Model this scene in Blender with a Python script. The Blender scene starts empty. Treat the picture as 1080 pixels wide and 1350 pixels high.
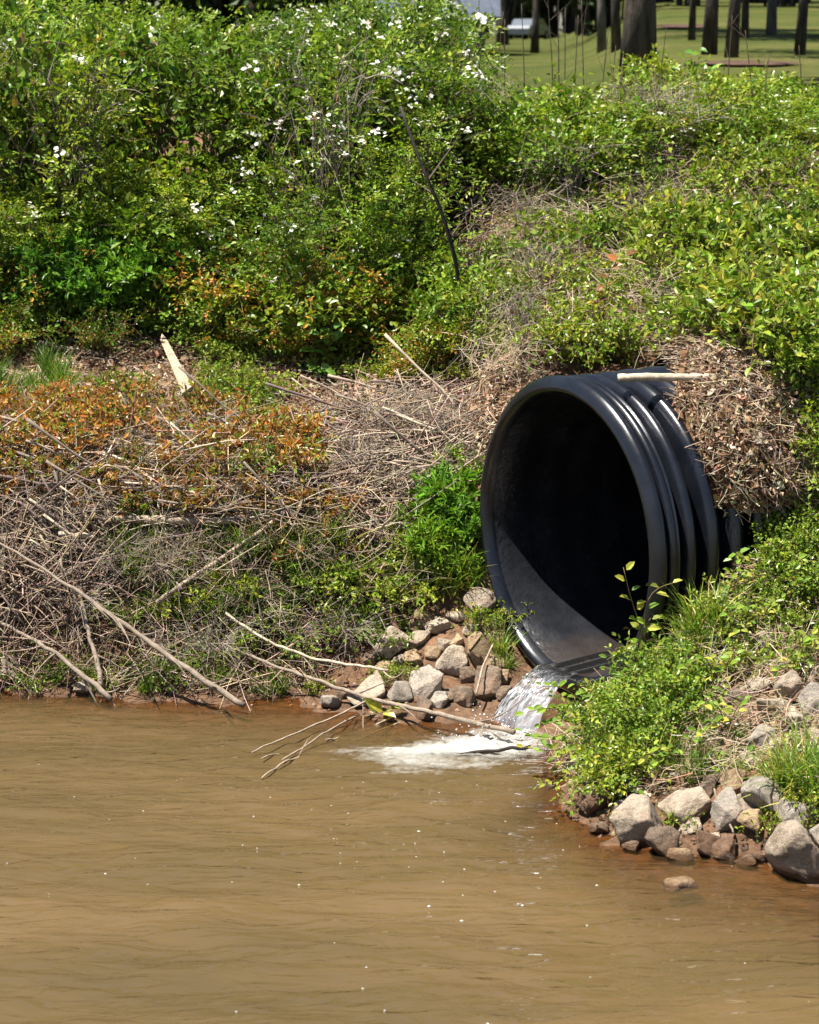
import bpy, bmesh, math, random
import numpy as np
from mathutils import Vector, Matrix

scene = bpy.context.scene
COL = scene.collection
R = math.radians

# ------------------------------------------------------------------ camera, sky, sun, exposure
PITCH = R(11.5)
CAM = np.array([0.0, 0.0, 2.915])
FPX = 3000.0                                   # focal length in photo pixels (photo 1080 x 1350)
cam_d = bpy.data.cameras.new('camera')
cam = bpy.data.objects.new('camera', cam_d)
COL.objects.link(cam)
cam.location = CAM
cam.rotation_euler = (math.pi / 2 - PITCH, 0, 0)
cam_d.sensor_fit = 'HORIZONTAL'
cam_d.sensor_width = 36.0
cam_d.lens = 36.0 * FPX / 1080.0
cam_d.clip_end = 1000
cam_d.dof.use_dof = True
cam_d.dof.focus_distance = 10.0
cam_d.dof.aperture_fstop = 7.0
scene.camera = cam

TO_SUN = Vector((-0.35, -0.12, 0.93)).normalized()
world = bpy.data.worlds.new('World')
scene.world = world
world.use_nodes = True
wn = world.node_tree
sky = wn.nodes.new('ShaderNodeTexSky')
sky.sky_type = 'NISHITA'
sky.sun_disc = False
sky.sun_elevation = math.asin(TO_SUN.z)
sky.sun_rotation = math.atan2(TO_SUN.x, TO_SUN.y)
wn.links.new(sky.outputs[0], wn.nodes['Background'].inputs[0])
wn.nodes['Background'].inputs[1].default_value = 0.05
sun_d = bpy.data.lights.new('sun', 'SUN')
sun_d.energy = 5.0
sun_d.angle = R(0.5)
sun_d.color = (1.0, 0.95, 0.87)
sun = bpy.data.objects.new('sun', sun_d)
COL.objects.link(sun)
sun.location = (-4, -3, 20)
sun.rotation_euler = TO_SUN.to_track_quat('Z', 'Y').to_euler()
scene.view_settings.view_transform = 'Standard'
scene.view_settings.look = 'None'
scene.view_settings.gamma = 1
scene.view_settings.exposure = 1.45
scene.view_settings.use_curve_mapping = False
cy_ = scene.cycles
cy_.max_bounces = 4; cy_.diffuse_bounces = 1; cy_.glossy_bounces = 2; cy_.transmission_bounces = 3; cy_.transparent_max_bounces = 6
cy_.caustics_reflective = False; cy_.caustics_refractive = False; cy_.adaptive_threshold = .02

# ------------------------------------------------------------------ helpers
rng = np.random.default_rng(11)
random.seed(5)

def ray(px, py):
    px = np.asarray(px, float); py = np.asarray(py, float)
    v = (675 - py) / FPX
    d = np.stack([(px - 540) / FPX + 0 * v, math.cos(PITCH) + v * math.sin(PITCH),
                  -math.sin(PITCH) + v * math.cos(PITCH)], -1)
    return d

def PY(px, py, Y):                 # the point on that sight line at depth Y
    d = ray(px, py)
    return CAM + d * (np.asarray(Y) / d[..., 1])[..., None]

def PZ(px, py, z):                 # ... at height z
    d = ray(px, py)
    return CAM + d * ((z - CAM[2]) / d[..., 2])[..., None]

def _h(ix, iy, iz, s):
    n = (ix * 374761393 + iy * 668265263 + iz * 2147483647 + s * 1274126177) & 0xffffffff
    n = ((n ^ (n >> 13)) * 1274126177) & 0xffffffff
    return ((n ^ (n >> 16)) & 0xffff) / 65535.0

def vnoise(p, s=0):
    p = np.asarray(p, float)
    if p.shape[-1] == 2:
        p = np.concatenate([p, np.zeros(p.shape[:-1] + (1,))], -1)
    i = np.floor(p).astype(np.int64); f = p - i
    f = f * f * (3 - 2 * f)
    r = 0
    for dx in (0, 1):
        for dy in (0, 1):
            for dz in (0, 1):
                w = (f[..., 0] if dx else 1 - f[..., 0]) * (f[..., 1] if dy else 1 - f[..., 1]) * (f[..., 2] if dz else 1 - f[..., 2])
                r = r + w * _h(i[..., 0] + dx, i[..., 1] + dy, i[..., 2] + dz, s)
    return r * 2 - 1

def fbm(p, o=4, s=0):
    p = np.asarray(p, float); r = 0; a = 1.0; t = 0
    for k in range(o):
        r = r + a * vnoise(p * 2 ** k, s + k); t += a; a *= .5
    return r / t

def unit(v):
    return v / np.maximum(np.linalg.norm(v, axis=-1, keepdims=True), 1e-9)

def mesh_np(name, verts, faces, col=None, smooth=False):
    verts = np.asarray(verts, np.float32).reshape(-1, 3)
    me = bpy.data.meshes.new(name)
    faces = [np.asarray(f, np.int32) for f in faces if len(f)]
    me.vertices.add(len(verts))
    me.vertices.foreach_set('co', verts.ravel())
    nl = sum(f.size for f in faces); nf = sum(len(f) for f in faces)
    me.loops.add(nl)
    me.loops.foreach_set('vertex_index', np.concatenate([f.ravel() for f in faces]))
    me.polygons.add(nf)
    tot = np.concatenate([np.full(len(f), f.shape[1], np.int32) for f in faces])
    st = np.concatenate([[0], np.cumsum(tot)[:-1]]).astype(np.int32)
    me.polygons.foreach_set('loop_start', st)
    me.polygons.foreach_set('use_smooth', np.full(nf, smooth))
    if col is not None:
        c = np.ones((len(verts), 4), np.float32); c[:, :3] = np.asarray(col).reshape(-1, 3)
        at = me.attributes.new('col', 'FLOAT_COLOR', 'POINT')
        at.data.foreach_set('color', c.ravel())
    me.update(calc_edges=True)
    return me

def link(name, me, mat=None, parent=None, kind=None, label=None, cat=None, group=None):
    o = bpy.data.objects.new(name, me)
    COL.objects.link(o)
    if mat is not None and me is not None and not me.materials:
        me.materials.append(mat)
    o.parent = parent
    if kind: o['kind'] = kind
    if label: o['label'] = label
    if cat: o['category'] = cat
    if group: o['group'] = group
    return o

def empty(name, loc, label, cat, group=None, rz=0, sc=1.0):
    o = link(name, None, label=label, cat=cat, group=group)
    o.empty_display_size = .05
    o.location = loc; o.rotation_euler = (0, 0, rz)
    o.scale = (sc, sc, sc) if np.isscalar(sc) else sc
    return o

def grid_faces(n, m):              # n rows, m columns
    i = np.arange(n - 1)[:, None] * m + np.arange(m - 1)[None, :]
    return np.stack([i, i + 1, i + m + 1, i + m], -1).reshape(-1, 4)

def tubes(pts, rad, S=5, cap=True):
    """pts (N,K,3), rad (N,K) -> verts, [faces]"""
    pts = np.asarray(pts, float); rad = np.asarray(rad, float)
    N, K, _ = pts.shape
    t = unit(np.gradient(pts, axis=1))
    ref = np.where(np.abs(t[..., 2:3]) > .8, np.array([1., 0, 0]), np.array([0, 0, 1.]))
    ref = np.broadcast_to(ref[:, :1], t.shape)
    a = unit(np.cross(t, ref)); b = np.cross(t, a)
    an = np.arange(S) * 2 * math.pi / S
    v = pts[:, :, None] + rad[..., None, None] * (a[:, :, None] * np.cos(an)[None, None, :, None] + b[:, :, None] * np.sin(an)[None, None, :, None])
    base = (np.arange(N) * K * S)[:, None, None] + (np.arange(K - 1) * S)[None, :, None]
    j = np.arange(S)[None, None, :]; j2 = (j + 1) % S
    q = np.stack([base + j, base + S + j, base + S + j2, base + j2], -1).reshape(-1, 4)
    fs = [q]
    if cap:
        s0 = (np.arange(N) * K * S)[:, None] + np.arange(S)[None, :]
        s1 = s0 + (K - 1) * S
        fs += [s0, s1[:, ::-1]]
    return v.reshape(-1, 3), fs

T_DIAMOND = (np.array([[0, 0, 0], [.45, .5, .12], [1, 0, -.06], [.45, -.5, .12]]), np.array([[0, 2, 1], [0, 3, 2]]))
T_OVAL = (np.array([[0, 0, 0], [.28, .46, .1], [.68, .4, .06], [1, 0, -.12], [.68, -.4, .06], [.28, -.46, .1], [.45, 0, -.02]]),
          np.array([[0, 6, 1], [6, 2, 1], [6, 3, 2], [6, 4, 3], [6, 5, 4], [0, 5, 6]]))
T_HEART = (np.array([[0, 0, 0], [-.12, .3, .05], [.2, .5, .08], [.62, .36, .03], [1, 0, -.16], [.62, -.36, .03], [.2, -.5, .08], [-.12, -.3, .05], [.45, 0, -.03]]),
           np.array([[0, 8, 1], [8, 2, 1], [8, 3, 2], [8, 4, 3], [8, 5, 4], [8, 6, 5], [8, 7, 6], [0, 7, 8]]))

def leafset(pos, d, nrm, L, W, col, tmpl=T_DIAMOND):
    tv, tf = tmpl
    d = unit(d); c = unit(np.cross(nrm, d)); n = np.cross(d, c)
    L = np.broadcast_to(L, (len(pos),)); W = np.broadcast_to(W, (len(pos),))
    v = pos[:, None] + d[:, None] * (tv[None, :, 0:1] * L[:, None, None]) + c[:, None] * (tv[None, :, 1:2] * W[:, None, None]) \
        + n[:, None] * (tv[None, :, 2:3] * L[:, None, None])
    f = tf[None] + (np.arange(len(pos)) * len(tv))[:, None, None]
    cc = np.repeat(col, len(tv), axis=0)
    return v.reshape(-1, 3), f.reshape(-1, 3), cc

def merge(parts):                  # [(verts, [faces], cols)] -> one
    V = []; F = {}; C = []; n = 0
    for v, fs, c in parts:
        V.append(v); C.append(c)
        for f in (fs if isinstance(fs, list) else [fs]):
            F.setdefault(f.shape[1], []).append(f + n)
        n += len(v)
    return np.concatenate(V), [np.concatenate(x) for x in F.values()], np.concatenate(C)

def pal(n, cols, jit=.18, w=None, r=None):
    r = r or rng
    cols = np.array(cols)
    c = cols[r.choice(len(cols), n, p=w)]
    return np.clip(c * (1 + jit * r.normal(size=(n, 1))) * (1 + .08 * r.normal(size=(n, 3))), .004, .9)

# ------------------------------------------------------------------ materials
def mat_new(name):
    m = bpy.data.materials.new(name); m.use_nodes = True
    return m, m.node_tree, m.node_tree.nodes['Principled BSDF']

def N(nt, typ, **kw):
    n = nt.nodes.new(typ)
    for k, v in kw.items():
        if k.startswith('i_'):
            n.inputs[k[2:].replace('_', ' ')].default_value = v
        else: setattr(n, k, v)
    return n

def ramp(nt, src, stops):
    r = nt.nodes.new('ShaderNodeValToRGB')
    e = r.color_ramp.elements
    while len(e) < len(stops): e.new(.5)
    for x, (p, c) in zip(e, stops):
        x.position = p; x.color = (*c, 1) if len(c) == 3 else c
    nt.links.new(src, r.inputs[0])
    return r.outputs[0]

def noise(nt, scale, detail=4, rough=.6, vec=None, stretch=None):
    n = N(nt, 'ShaderNodeTexNoise'); n.inputs['Scale'].default_value = scale
    n.inputs['Detail'].default_value = detail; n.inputs['Roughness'].default_value = rough
    if vec is None:
        tc = N(nt, 'ShaderNodeTexCoord'); vec = tc.outputs['Object']
    if stretch:
        mp = N(nt, 'ShaderNodeMapping'); mp.inputs['Scale'].default_value = stretch
        nt.links.new(vec, mp.inputs[0]); vec = mp.outputs[0]
    nt.links.new(vec, n.inputs['Vector'])
    return n.outputs['Fac']

def bump(nt, bs, src, strength=.5, dist=.01):
    b = N(nt, 'ShaderNodeBump'); b.inputs['Strength'].default_value = strength; b.inputs['Distance'].default_value = dist
    nt.links.new(src, b.inputs['Height']); nt.links.new(b.outputs[0], bs.inputs['Normal'])
    return b

def mix(nt, fac, a, b, typ='MIX'):
    m = N(nt, 'ShaderNodeMix', data_type='RGBA', blend_type=typ)
    for k, s in ((0, fac), (6, a), (7, b)):
        if hasattr(s, 'links') or isinstance(s, bpy.types.NodeSocket): nt.links.new(s, m.inputs[k])
        else: m.inputs[k].default_value = s if k == 0 else (*s, 1)
    return m.outputs[2]

def leaf_mat(name, transl=.4, rough=.42, spec=.5, vary=True):
    m, nt, bs = mat_new(name)
    at = N(nt, 'ShaderNodeAttribute', attribute_name='col')
    oi = N(nt, 'ShaderNodeObjectInfo')
    c = mix(nt, 1.0, at.outputs['Color'], ramp(nt, oi.outputs['Random'], [(0, (.6, .68, .55)), (.3, (.95, 1.05, .8)), (.65, (1.2, 1.17, .85)), (1, (1.42, 1.25, .85))] if vary else [(0, (1, 1, 1)), (1, (1, 1, 1))]), 'MULTIPLY')
    nt.links.new(c, bs.inputs['Base Color'])
    bs.inputs['Roughness'].default_value = rough
    bs.inputs['Specular IOR Level'].default_value = spec
    if transl > 0:
        tr = N(nt, 'ShaderNodeBsdfTranslucent')
        c2 = mix(nt, 1.0, c, (1.25, 1.35, .55), 'MULTIPLY')
        nt.links.new(c2, tr.inputs[0])
        ms = N(nt, 'ShaderNodeMixShader'); ms.inputs[0].default_value = transl
        nt.links.new(bs.outputs[0], ms.inputs[1]); nt.links.new(tr.outputs[0], ms.inputs[2])
        nt.links.new(ms.outputs[0], nt.nodes['Material Output'].inputs[0])
    return m

M = {}
M['leaf'] = leaf_mat('leaf', .30, .34, .28)
M['grass'] = leaf_mat('grass_blade', .3, .4)
M['dead'] = leaf_mat('dead_plant', .12, .75, .25, False)
M['petal'] = leaf_mat('petal', .25, .6, .3, False)
M['needle'] = leaf_mat('needle', .2, .6, .3)

def attr_wood(name, rough=.8):
    m, nt, bs = mat_new(name)
    at = N(nt, 'ShaderNodeAttribute', attribute_name='col')
    n = noise(nt, 35, 4); n2 = noise(nt, 220, 3)
    c = mix(nt, .8, at.outputs['Color'], ramp(nt, n, [(.3, (.5, .47, .43)), (.65, (1.15, 1.12, 1.1))]), 'MULTIPLY')
    c = mix(nt, .4, c, ramp(nt, n2, [(.35, (.5, .5, .5)), (.6, (1.1, 1.1, 1.1))]), 'MULTIPLY')
    nt.links.new(c, bs.inputs['Base Color']); bs.inputs['Roughness'].default_value = rough
    bs.inputs['Specular IOR Level'].default_value = .25
    bump(nt, bs, n2, .5, .004)
    return m
M['twig'] = attr_wood('weathered_wood')

def soil_mat():
    m, nt, bs = mat_new('bank_soil')
    n1 = noise(nt, 1.6, 5); n2 = noise(nt, 18, 6, .7); n3 = noise(nt, 90, 4, .7)
    a = ramp(nt, n1, [(.35, (.10, .055, .032)), (.55, (.17, .095, .055)), (.7, (.20, .14, .085))])
    b = ramp(nt, n2, [(.3, (.35, .33, .3)), (.5, (.9, .88, .85)), (.68, (1.35, 1.3, 1.2))])
    c = mix(nt, 1.0, a, b, 'MULTIPLY')
    c = mix(nt, .6, c, ramp(nt, n3, [(.3, (.4, .4, .4)), (.65, (1.3, 1.25, 1.2))]), 'MULTIPLY')
    # wet red clay close to the water line
    g = N(nt, 'ShaderNodeNewGeometry'); sp = N(nt, 'ShaderNodeSeparateXYZ'); nt.links.new(g.outputs['Position'], sp.inputs[0])
    mr = N(nt, 'ShaderNodeMapRange'); mr.inputs[1].default_value = .22; mr.inputs[2].default_value = -.02
    nt.links.new(sp.outputs[2], mr.inputs[0])
    c = mix(nt, mr.outputs[0], c, mix(nt, 1.0, (.12, .07, .042), b, 'MULTIPLY'))
    nt.links.new(c, bs.inputs['Base Color']); bs.inputs['Roughness'].default_value = .9
    bs.inputs['Specular IOR Level'].default_value = .2
    bump(nt, bs, n2, .9, .03)
    return m
M['soil'] = soil_mat()

def lawn_mat():
    m, nt, bs = mat_new('mown_lawn')
    n1 = noise(nt, .35, 4); n2 = noise(nt, 9, 5, .7)
    a = ramp(nt, n1, [(.35, (.038, .05, .012)), (.5, (.056, .066, .016)), (.68, (.088, .082, .028))])
    c = mix(nt, .7, a, ramp(nt, n2, [(.3, (.55, .55, .5)), (.7, (1.25, 1.25, 1.2))]), 'MULTIPLY')
    nt.links.new(c, bs.inputs['Base Color']); bs.inputs['Roughness'].default_value = .95; bs.inputs['Specular IOR Level'].default_value = .05
    bump(nt, bs, n2, .6, .04)
    return m
M['lawn'] = lawn_mat()

def simple(name, c1, c2, scale=20, rough=.8, bstr=.5, bdist=.01, stretch=None, spec=.3):
    m, nt, bs = mat_new(name)
    n = noise(nt, scale, 6, .65, stretch=stretch)
    nt.links.new(ramp(nt, n, [(.32, c1), (.68, c2)]), bs.inputs['Base Color'])
    bs.inputs['Roughness'].default_value = rough; bs.inputs['Specular IOR Level'].default_value = spec
    if bstr: bump(nt, bs, n, bstr, bdist)
    return m
M['mulch'] = simple('pine_mulch', (.035, .018, .012), (.10, .055, .034), 14, .95, .8, .04)
M['bark'] = simple('pine_bark', (.010, .008, .007), (.10, .078, .062), 13, .95, 1.0, .08, (1, 1, .16))
M['bark_grey'] = simple('grey_bark', (.05, .042, .036), (.17, .15, .13), 12, .9, .9, .03, (1, 1, .25))
M['sapling'] = simple('dark_sapling_bark', (.012, .010, .008), (.05, .04, .03), 40, .85, .6, .006)
M['roof'] = simple('roof_shingle', (.04, .05, .07), (.07, .085, .115), 5, .8, .2)
M['siding'] = simple('house_siding', (.16, .13, .12), (.22, .19, .17), 3, .8, .2)
M['trim'] = simple('white_trim', (.72, .72, .72), (.82, .82, .82), 3, .5, 0)

def rock_mat(name, c1, c2, c3, stain=0.35):
    m, nt, bs = mat_new(name)
    oi = N(nt, 'ShaderNodeObjectInfo')
    n1 = noise(nt, 9, 5, .6); n2 = noise(nt, 45, 6, .75); n3 = noise(nt, 230, 3, .7)
    a = ramp(nt, n1, [(.32, c1), (.5, c2), (.7, c3)])
    c = mix(nt, .85, a, ramp(nt, n2, [(.28, (.42, .38, .35)), (.45, (.92, .9, .88)), (.7, (1.25, 1.23, 1.2))]), 'MULTIPLY')
    c = mix(nt, .6, c, ramp(nt, n3, [(.36, (.35, .35, .36)), (.5, (1, 1, 1)), (.66, (1.3, 1.3, 1.28))]), 'MULTIPLY')
    v = ramp(nt, oi.outputs['Random'], [(0, (.72, .7, .68)), (1, (1.1, 1.08, 1.05))])
    c = mix(nt, 1.0, c, v, 'MULTIPLY')
    n4 = noise(nt, 5, 4, .7)
    c = mix(nt, ramp(nt, n4, [(.5, (0, 0, 0)), (.68, (stain,) * 3)]), c, (.28, .13, .05))
    # wet, clay stained foot at the water line
    g = N(nt, 'ShaderNodeNewGeometry'); sp = N(nt, 'ShaderNodeSeparateXYZ'); nt.links.new(g.outputs['Position'], sp.inputs[0])
    ad = N(nt, 'ShaderNodeMath', operation='MULTIPLY_ADD'); ad.inputs[1].default_value = .03
    nt.links.new(n2, ad.inputs[0]); nt.links.new(sp.outputs[2], ad.inputs[2])
    mr = N(nt, 'ShaderNodeMapRange'); mr.inputs[1].default_value = .05; mr.inputs[2].default_value = .028
    nt.links.new(ad.outputs[0], mr.inputs[0])
    c = mix(nt, mr.outputs[0], c, (.11, .06, .03))
    nt.links.new(c, bs.inputs['Base Color'])
    rr = N(nt, 'ShaderNodeMapRange'); rr.inputs[3].default_value = .82; rr.inputs[4].default_value = .25
    nt.links.new(mr.outputs[0], rr.inputs[0]); nt.links.new(rr.outputs[0], bs.inputs['Roughness'])
    bs.inputs['Specular IOR Level'].default_value = .3
    bump(nt, bs, n2, 1.0, .022)
    return m
M['rock_pale'] = rock_mat('pale_granite', (.30, .235, .17), (.46, .39, .305), (.56, .495, .405))
M['rock_grey'] = rock_mat('grey_granite', (.24, .21, .175), (.38, .345, .295), (.49, .455, .40), .3)
M['rock_tan'] = rock_mat('tan_sandstone', (.26, .175, .10), (.40, .295, .18), (.47, .375, .26), .4)
M['rock_brown'] = rock_mat('brown_stone', (.13, .095, .07), (.22, .165, .12), (.30, .235, .18), .4)
M['clay'] = rock_mat('red_clay', (.11, .065, .042), (.18, .11, .07), (.24, .16, .11), .25)

def pipe_mat(name, inner=False):
    m, nt, bs = mat_new(name)
    n1 = noise(nt, 5, 5, .6); n2 = noise(nt, 160, 3, .7)
    c = ramp(nt, n1, [(.35, (.0042, .0050, .0075)), (.65, (.0075, .0088, .0130))] if not inner else [(.35, (.009, .0097, .012)), (.65, (.017, .018, .0215))])
    dust = ramp(nt, noise(nt, 26, 6, .75), [(.58, (0, 0, 0)), (.8, (.14, .14, .14))])
    c = mix(nt, dust, c, (.055, .048, .042))
    if inner:                                            # dried silt along the invert
        g = N(nt, 'ShaderNodeNewGeometry'); sp = N(nt, 'ShaderNodeSeparateXYZ'); nt.links.new(g.outputs['Position'], sp.inputs[0])
        ad = N(nt, 'ShaderNodeMath', operation='MULTIPLY_ADD'); ad.inputs[1].default_value = .10; nt.links.new(noise(nt, 9, 5, .7), ad.inputs[0]); nt.links.new(sp.outputs[2], ad.inputs[2])
        mr = N(nt, 'ShaderNodeMapRange'); mr.inputs[1].default_value = .335; mr.inputs[2].default_value = .27; mr.inputs[4].default_value = .22
        nt.links.new(ad.outputs[0], mr.inputs[0]); c = mix(nt, mr.outputs[0], c, (.085, .055, .035))
    else:                                                # mud splashes
        c = mix(nt, ramp(nt, noise(nt, 70, 3, .6), [(.68, (0, 0, 0)), (.76, (.22, .22, .22))]), c, (.12, .085, .055))
    nt.links.new(c, bs.inputs['Base Color'])
    nt.links.new(ramp(nt, n1, [(.3, (.17, .17, .17)), (.7, (.32, .32, .32))]), bs.inputs['Roughness'])
    bs.inputs['Specular IOR Level'].default_value = .5
    bump(nt, bs, n2 if not inner else noise(nt, 30, 4, .6), .06 if not inner else .5, .010)
    return m
M['pipe'] = pipe_mat('black_plastic')
M['pipe_in'] = pipe_mat('black_plastic_liner', True)

# ------------------------------------------------------------------ pipe frame of reference
PC = np.array([.668, 9.78, .812])                       # centre of the pipe mouth
PA = unit(np.array([.863, .505, .020]))                # axis, into the bank
PL = unit(np.array([.505, -.863, 0.0]))                # sideways, towards the viewer's right
PU = np.cross(PA, PL) * -1
if PU[2] < 0: PU = -PU

# ------------------------------------------------------------------ terrain height (control points, smooth interpolation)
ctl = []
def cz(px, py, z): ctl.append(PZ(px, py, z))
def cy(px, py, Y): ctl.append(PY(px, py, Y))
def cp(x, y, z): ctl.append(np.array([x, y, z]))
shore = [(-120, 906), (0, 908), (120, 914), (230, 922), (330, 928), (430, 934), (520, 945), (600, 950), (650, 955)]
shore_r = [(735, 1040), (790, 1082), (850, 1112), (930, 1126), (1010, 1136), (1080, 1156), (1180, 1168)]
for px, py in shore + shore_r: cz(px, py, 0)
for px, py in shore:
    p = PZ(px, py, 0)
    cp(p[0], p[1] - .25, -.06); cp(p[0], p[1] - .8, -.28); cp(p[0], p[1] - 2.2, -.6)
for px, py in shore_r:
    p = PZ(px, py, 0)
    cp(p[0] - .08, p[1] - .25, -.035); cp(p[0] - .1, p[1] - .7, -.12); cp(p[0] - .2, p[1] - 1.6, -.45)
for x in (-3, -1.5, 0, 1.5, 3): cp(x, 5.0, -.8); cp(x, 2.5, -.9)
for px in (-150, -20, 110, 240, 350, 450):             # the cut bank and shelf on the left
    cy(px, 862, 10.32); cy(px, 770, 10.46); cy(px, 700, 10.56); cy(px, 645, 10.78); cy(px, 575, 11.45); cy(px, 465, 12.5)
for px in (540, 610):
    cy(px, 905, 9.98); cy(px, 845, 10.2); cy(px, 780, 10.42); cy(px, 700, 10.68); cy(px, 620, 11.0); cy(px, 545, 11.6); cy(px, 475, 12.4)
for x in (-3, -2, -1, 0): cp(x, 13.7, 1.72); cp(x, 15.2, 2.1); cp(x, 17, 2.3)
# around the pipe
cp(.74, 9.79, .06); cp(.45, 9.5, -.02); cp(.62, 9.35, -.03); cp(.22, 10.15, .28); cp(.25, 10.45, .62); cp(.5, 10.7, .98); cp(.85, 10.95, 1.30)
cp(1.3, 11.25, 1.50); cp(1.42, 9.45, .80)
cp(1.15, 9.2, .42); cp(1.0, 9.35, .3); cp(.9, 9.2, .2); cp(1.66, 9.52, .96); cp(1.95, 9.65, 1.12)
cp(1.05, 9.8, .45); cp(1.05, 10.05, .7)
for sa in (.74, .95, 1.3, 1.8, 2.6):
    for sl, dz in ((-.55, .56), (-.3, .70), (0, .76), (.3, .72), (.5, .62), (.66, .38)):
        if sl > .35 and sa < .8: continue
        q_ = PC + PA * sa + PL * sl; cp(q_[0], q_[1], q_[2] + dz)
cp(*(PC + PA * .60 + PL * .72 + np.array([0, 0, .10]))); cp(*(PC + PA * .2 + PL * .75 + np.array([0, 0, -.2])))
for px, py, Y in ((1050, 760, 9.32), (1050, 850, 8.95), (1050, 950, 8.45), (1050, 1050, 8.08), (1050, 1120, 7.9), (960, 800, 9.28), (960, 900, 8.9), (960, 1010, 8.4),
                  (890, 870, 9.12), (890, 960, 8.75), (880, 1050, 8.36), (810, 910, 9.2), (800, 990, 8.86), (770, 1030, 8.68), (1180, 760, 9.3), (1180, 950, 8.4), (1180, 600, 10.0), (1180, 500, 10.6),
                  (1080, 560, 10.05), (1080, 640, 9.75)):
    cy(px, py, Y)
for px in (690, 800, 900, 1000, 1120):
    cy(px, 440, 11.4); cy(px, 370, 12.2); cy(px, 300, 13.0); cy(px, 215, 14.1); cp((px - 540) / FPX * 16.8, 16.5, 2.36)
ctl = np.array(ctl)
def _fit(P, lam=.004):
    n = len(P); D = np.linalg.norm(P[:, None, :2] - P[None, :, :2], axis=-1)
    A = np.zeros((n + 3, n + 3)); A[:n, :n] = -D + lam * np.eye(n)
    A[:n, n] = 1; A[:n, n + 1:] = P[:, :2]; A[n:, :n] = A[:n, n:].T
    return np.linalg.solve(A, np.concatenate([P[:, 2], [0, 0, 0]]))
_w = _fit(ctl)
def ht_raw(x, y):
    x = np.asarray(x, float); y = np.asarray(y, float)
    sh = x.shape; x = x.ravel(); y = y.ravel()
    xc = np.clip(x, -3.0, 3.0)
    out = np.empty(len(x))
    for i in range(0, len(x), 20000):
        q = np.stack([xc[i:i + 20000], y[i:i + 20000]], -1)
        D = np.linalg.norm(q[:, None] - ctl[None, :, :2], axis=-1)
        out[i:i + 20000] = -D @ _w[:-3] + _w[-3] + q @ _w[-2:]
    p = np.stack([x, y], -1)
    k = np.clip((out + .12) * 6, .25, 1)
    out = out + k * (.05 * fbm(p * 1.7, 4, 3) + .026 * fbm(p * 9, 4, 9))
    qs = (x - PC[0]) * PA[0] + (y - PC[1]) * PA[1]; ql = (x - PC[0]) * PL[0] + (y - PC[1]) * PL[1]
    zb = PC[2] - np.sqrt(np.maximum(.725 ** 2 - ql ** 2, 0)) + np.maximum(-.05 - qs, 0) * 3.5
    mk = (qs > -.22) & (qs < .80) & (np.abs(ql) < .70)
    out = np.where(mk, np.minimum(out, zb), out)
    return out.reshape(sh)
GX = np.arange(-4.2, 4.2, .03); GY = np.arange(6.0, 17.2, .03)
_H = ht_raw(*np.meshgrid(GX, GY))                       # rows Y, cols X
def ht(x, y):
    x = np.asarray(x, float); y = np.asarray(y, float)
    fx = np.clip((x - GX[0]) / .03, 0, len(GX) - 1.001); fy = np.clip((y - GY[0]) / .03, 0, len(GY) - 1.001)
    i = fx.astype(int); j = fy.astype(int); u = fx - i; v = fy - j
    return (_H[j, i] * (1 - u) + _H[j, i + 1] * u) * (1 - v) + (_H[j + 1, i] * (1 - u) + _H[j + 1, i + 1] * u) * v
def hit(px, py, ymax=17.0):
    """where the sight line through a photo pixel meets the bank"""
    px = np.asarray(px, float); py = np.asarray(py, float)
    d = ray(px, py); d = d / d[..., 1:2]
    Y = np.full(px.shape, 6.5); done = np.zeros(px.shape, bool)
    for _ in range(700):
        p = CAM + d * Y[..., None]
        done |= p[..., 2] < np.maximum(ht(p[..., 0], p[..., 1]), -.01)
        Y = np.where(done, Y, np.minimum(Y + .016, ymax))
    return CAM + d * Y[..., None]
def nrm_at(x, y, e=.06):
    return unit(np.stack([ht(x - e, y) - ht(x + e, y), ht(x, y - e) - ht(x, y + e), np.full(np.shape(x), 2 * e)], -1))

def ax(dense, step, lo, hi, g=1.25):
    a = list(np.arange(dense[0], dense[1] + 1e-6, step))
    s = step
    while a[-1] < hi: s *= g; a.append(min(a[-1] + s, hi))
    s = step
    while a[0] > lo: s *= g; a.insert(0, max(a[0] - s, lo))
    return np.array(a)
XS = ax((-2.7, 2.9), .03, -45, 45); YS = ax((7.2, 13.2), .03, 1.5, 17.0, 1.08)
X, Y = np.meshgrid(XS, YS)
Z = ht_raw(X, Y)
V = np.stack([X, Y, Z], -1).reshape(-1, 3)
F = grid_faces(len(YS), len(XS))
q = V[F].mean(1) - PC
s = q @ PA; rr = np.linalg.norm(q - s[:, None] * PA, axis=1)
keep = ~((s > -.02) & (s < 5) & (rr < .655))
me = mesh_np('river_bank', V, [F[keep]], smooth=True)
link('river_bank', me, M['soil'], kind='structure')

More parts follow.
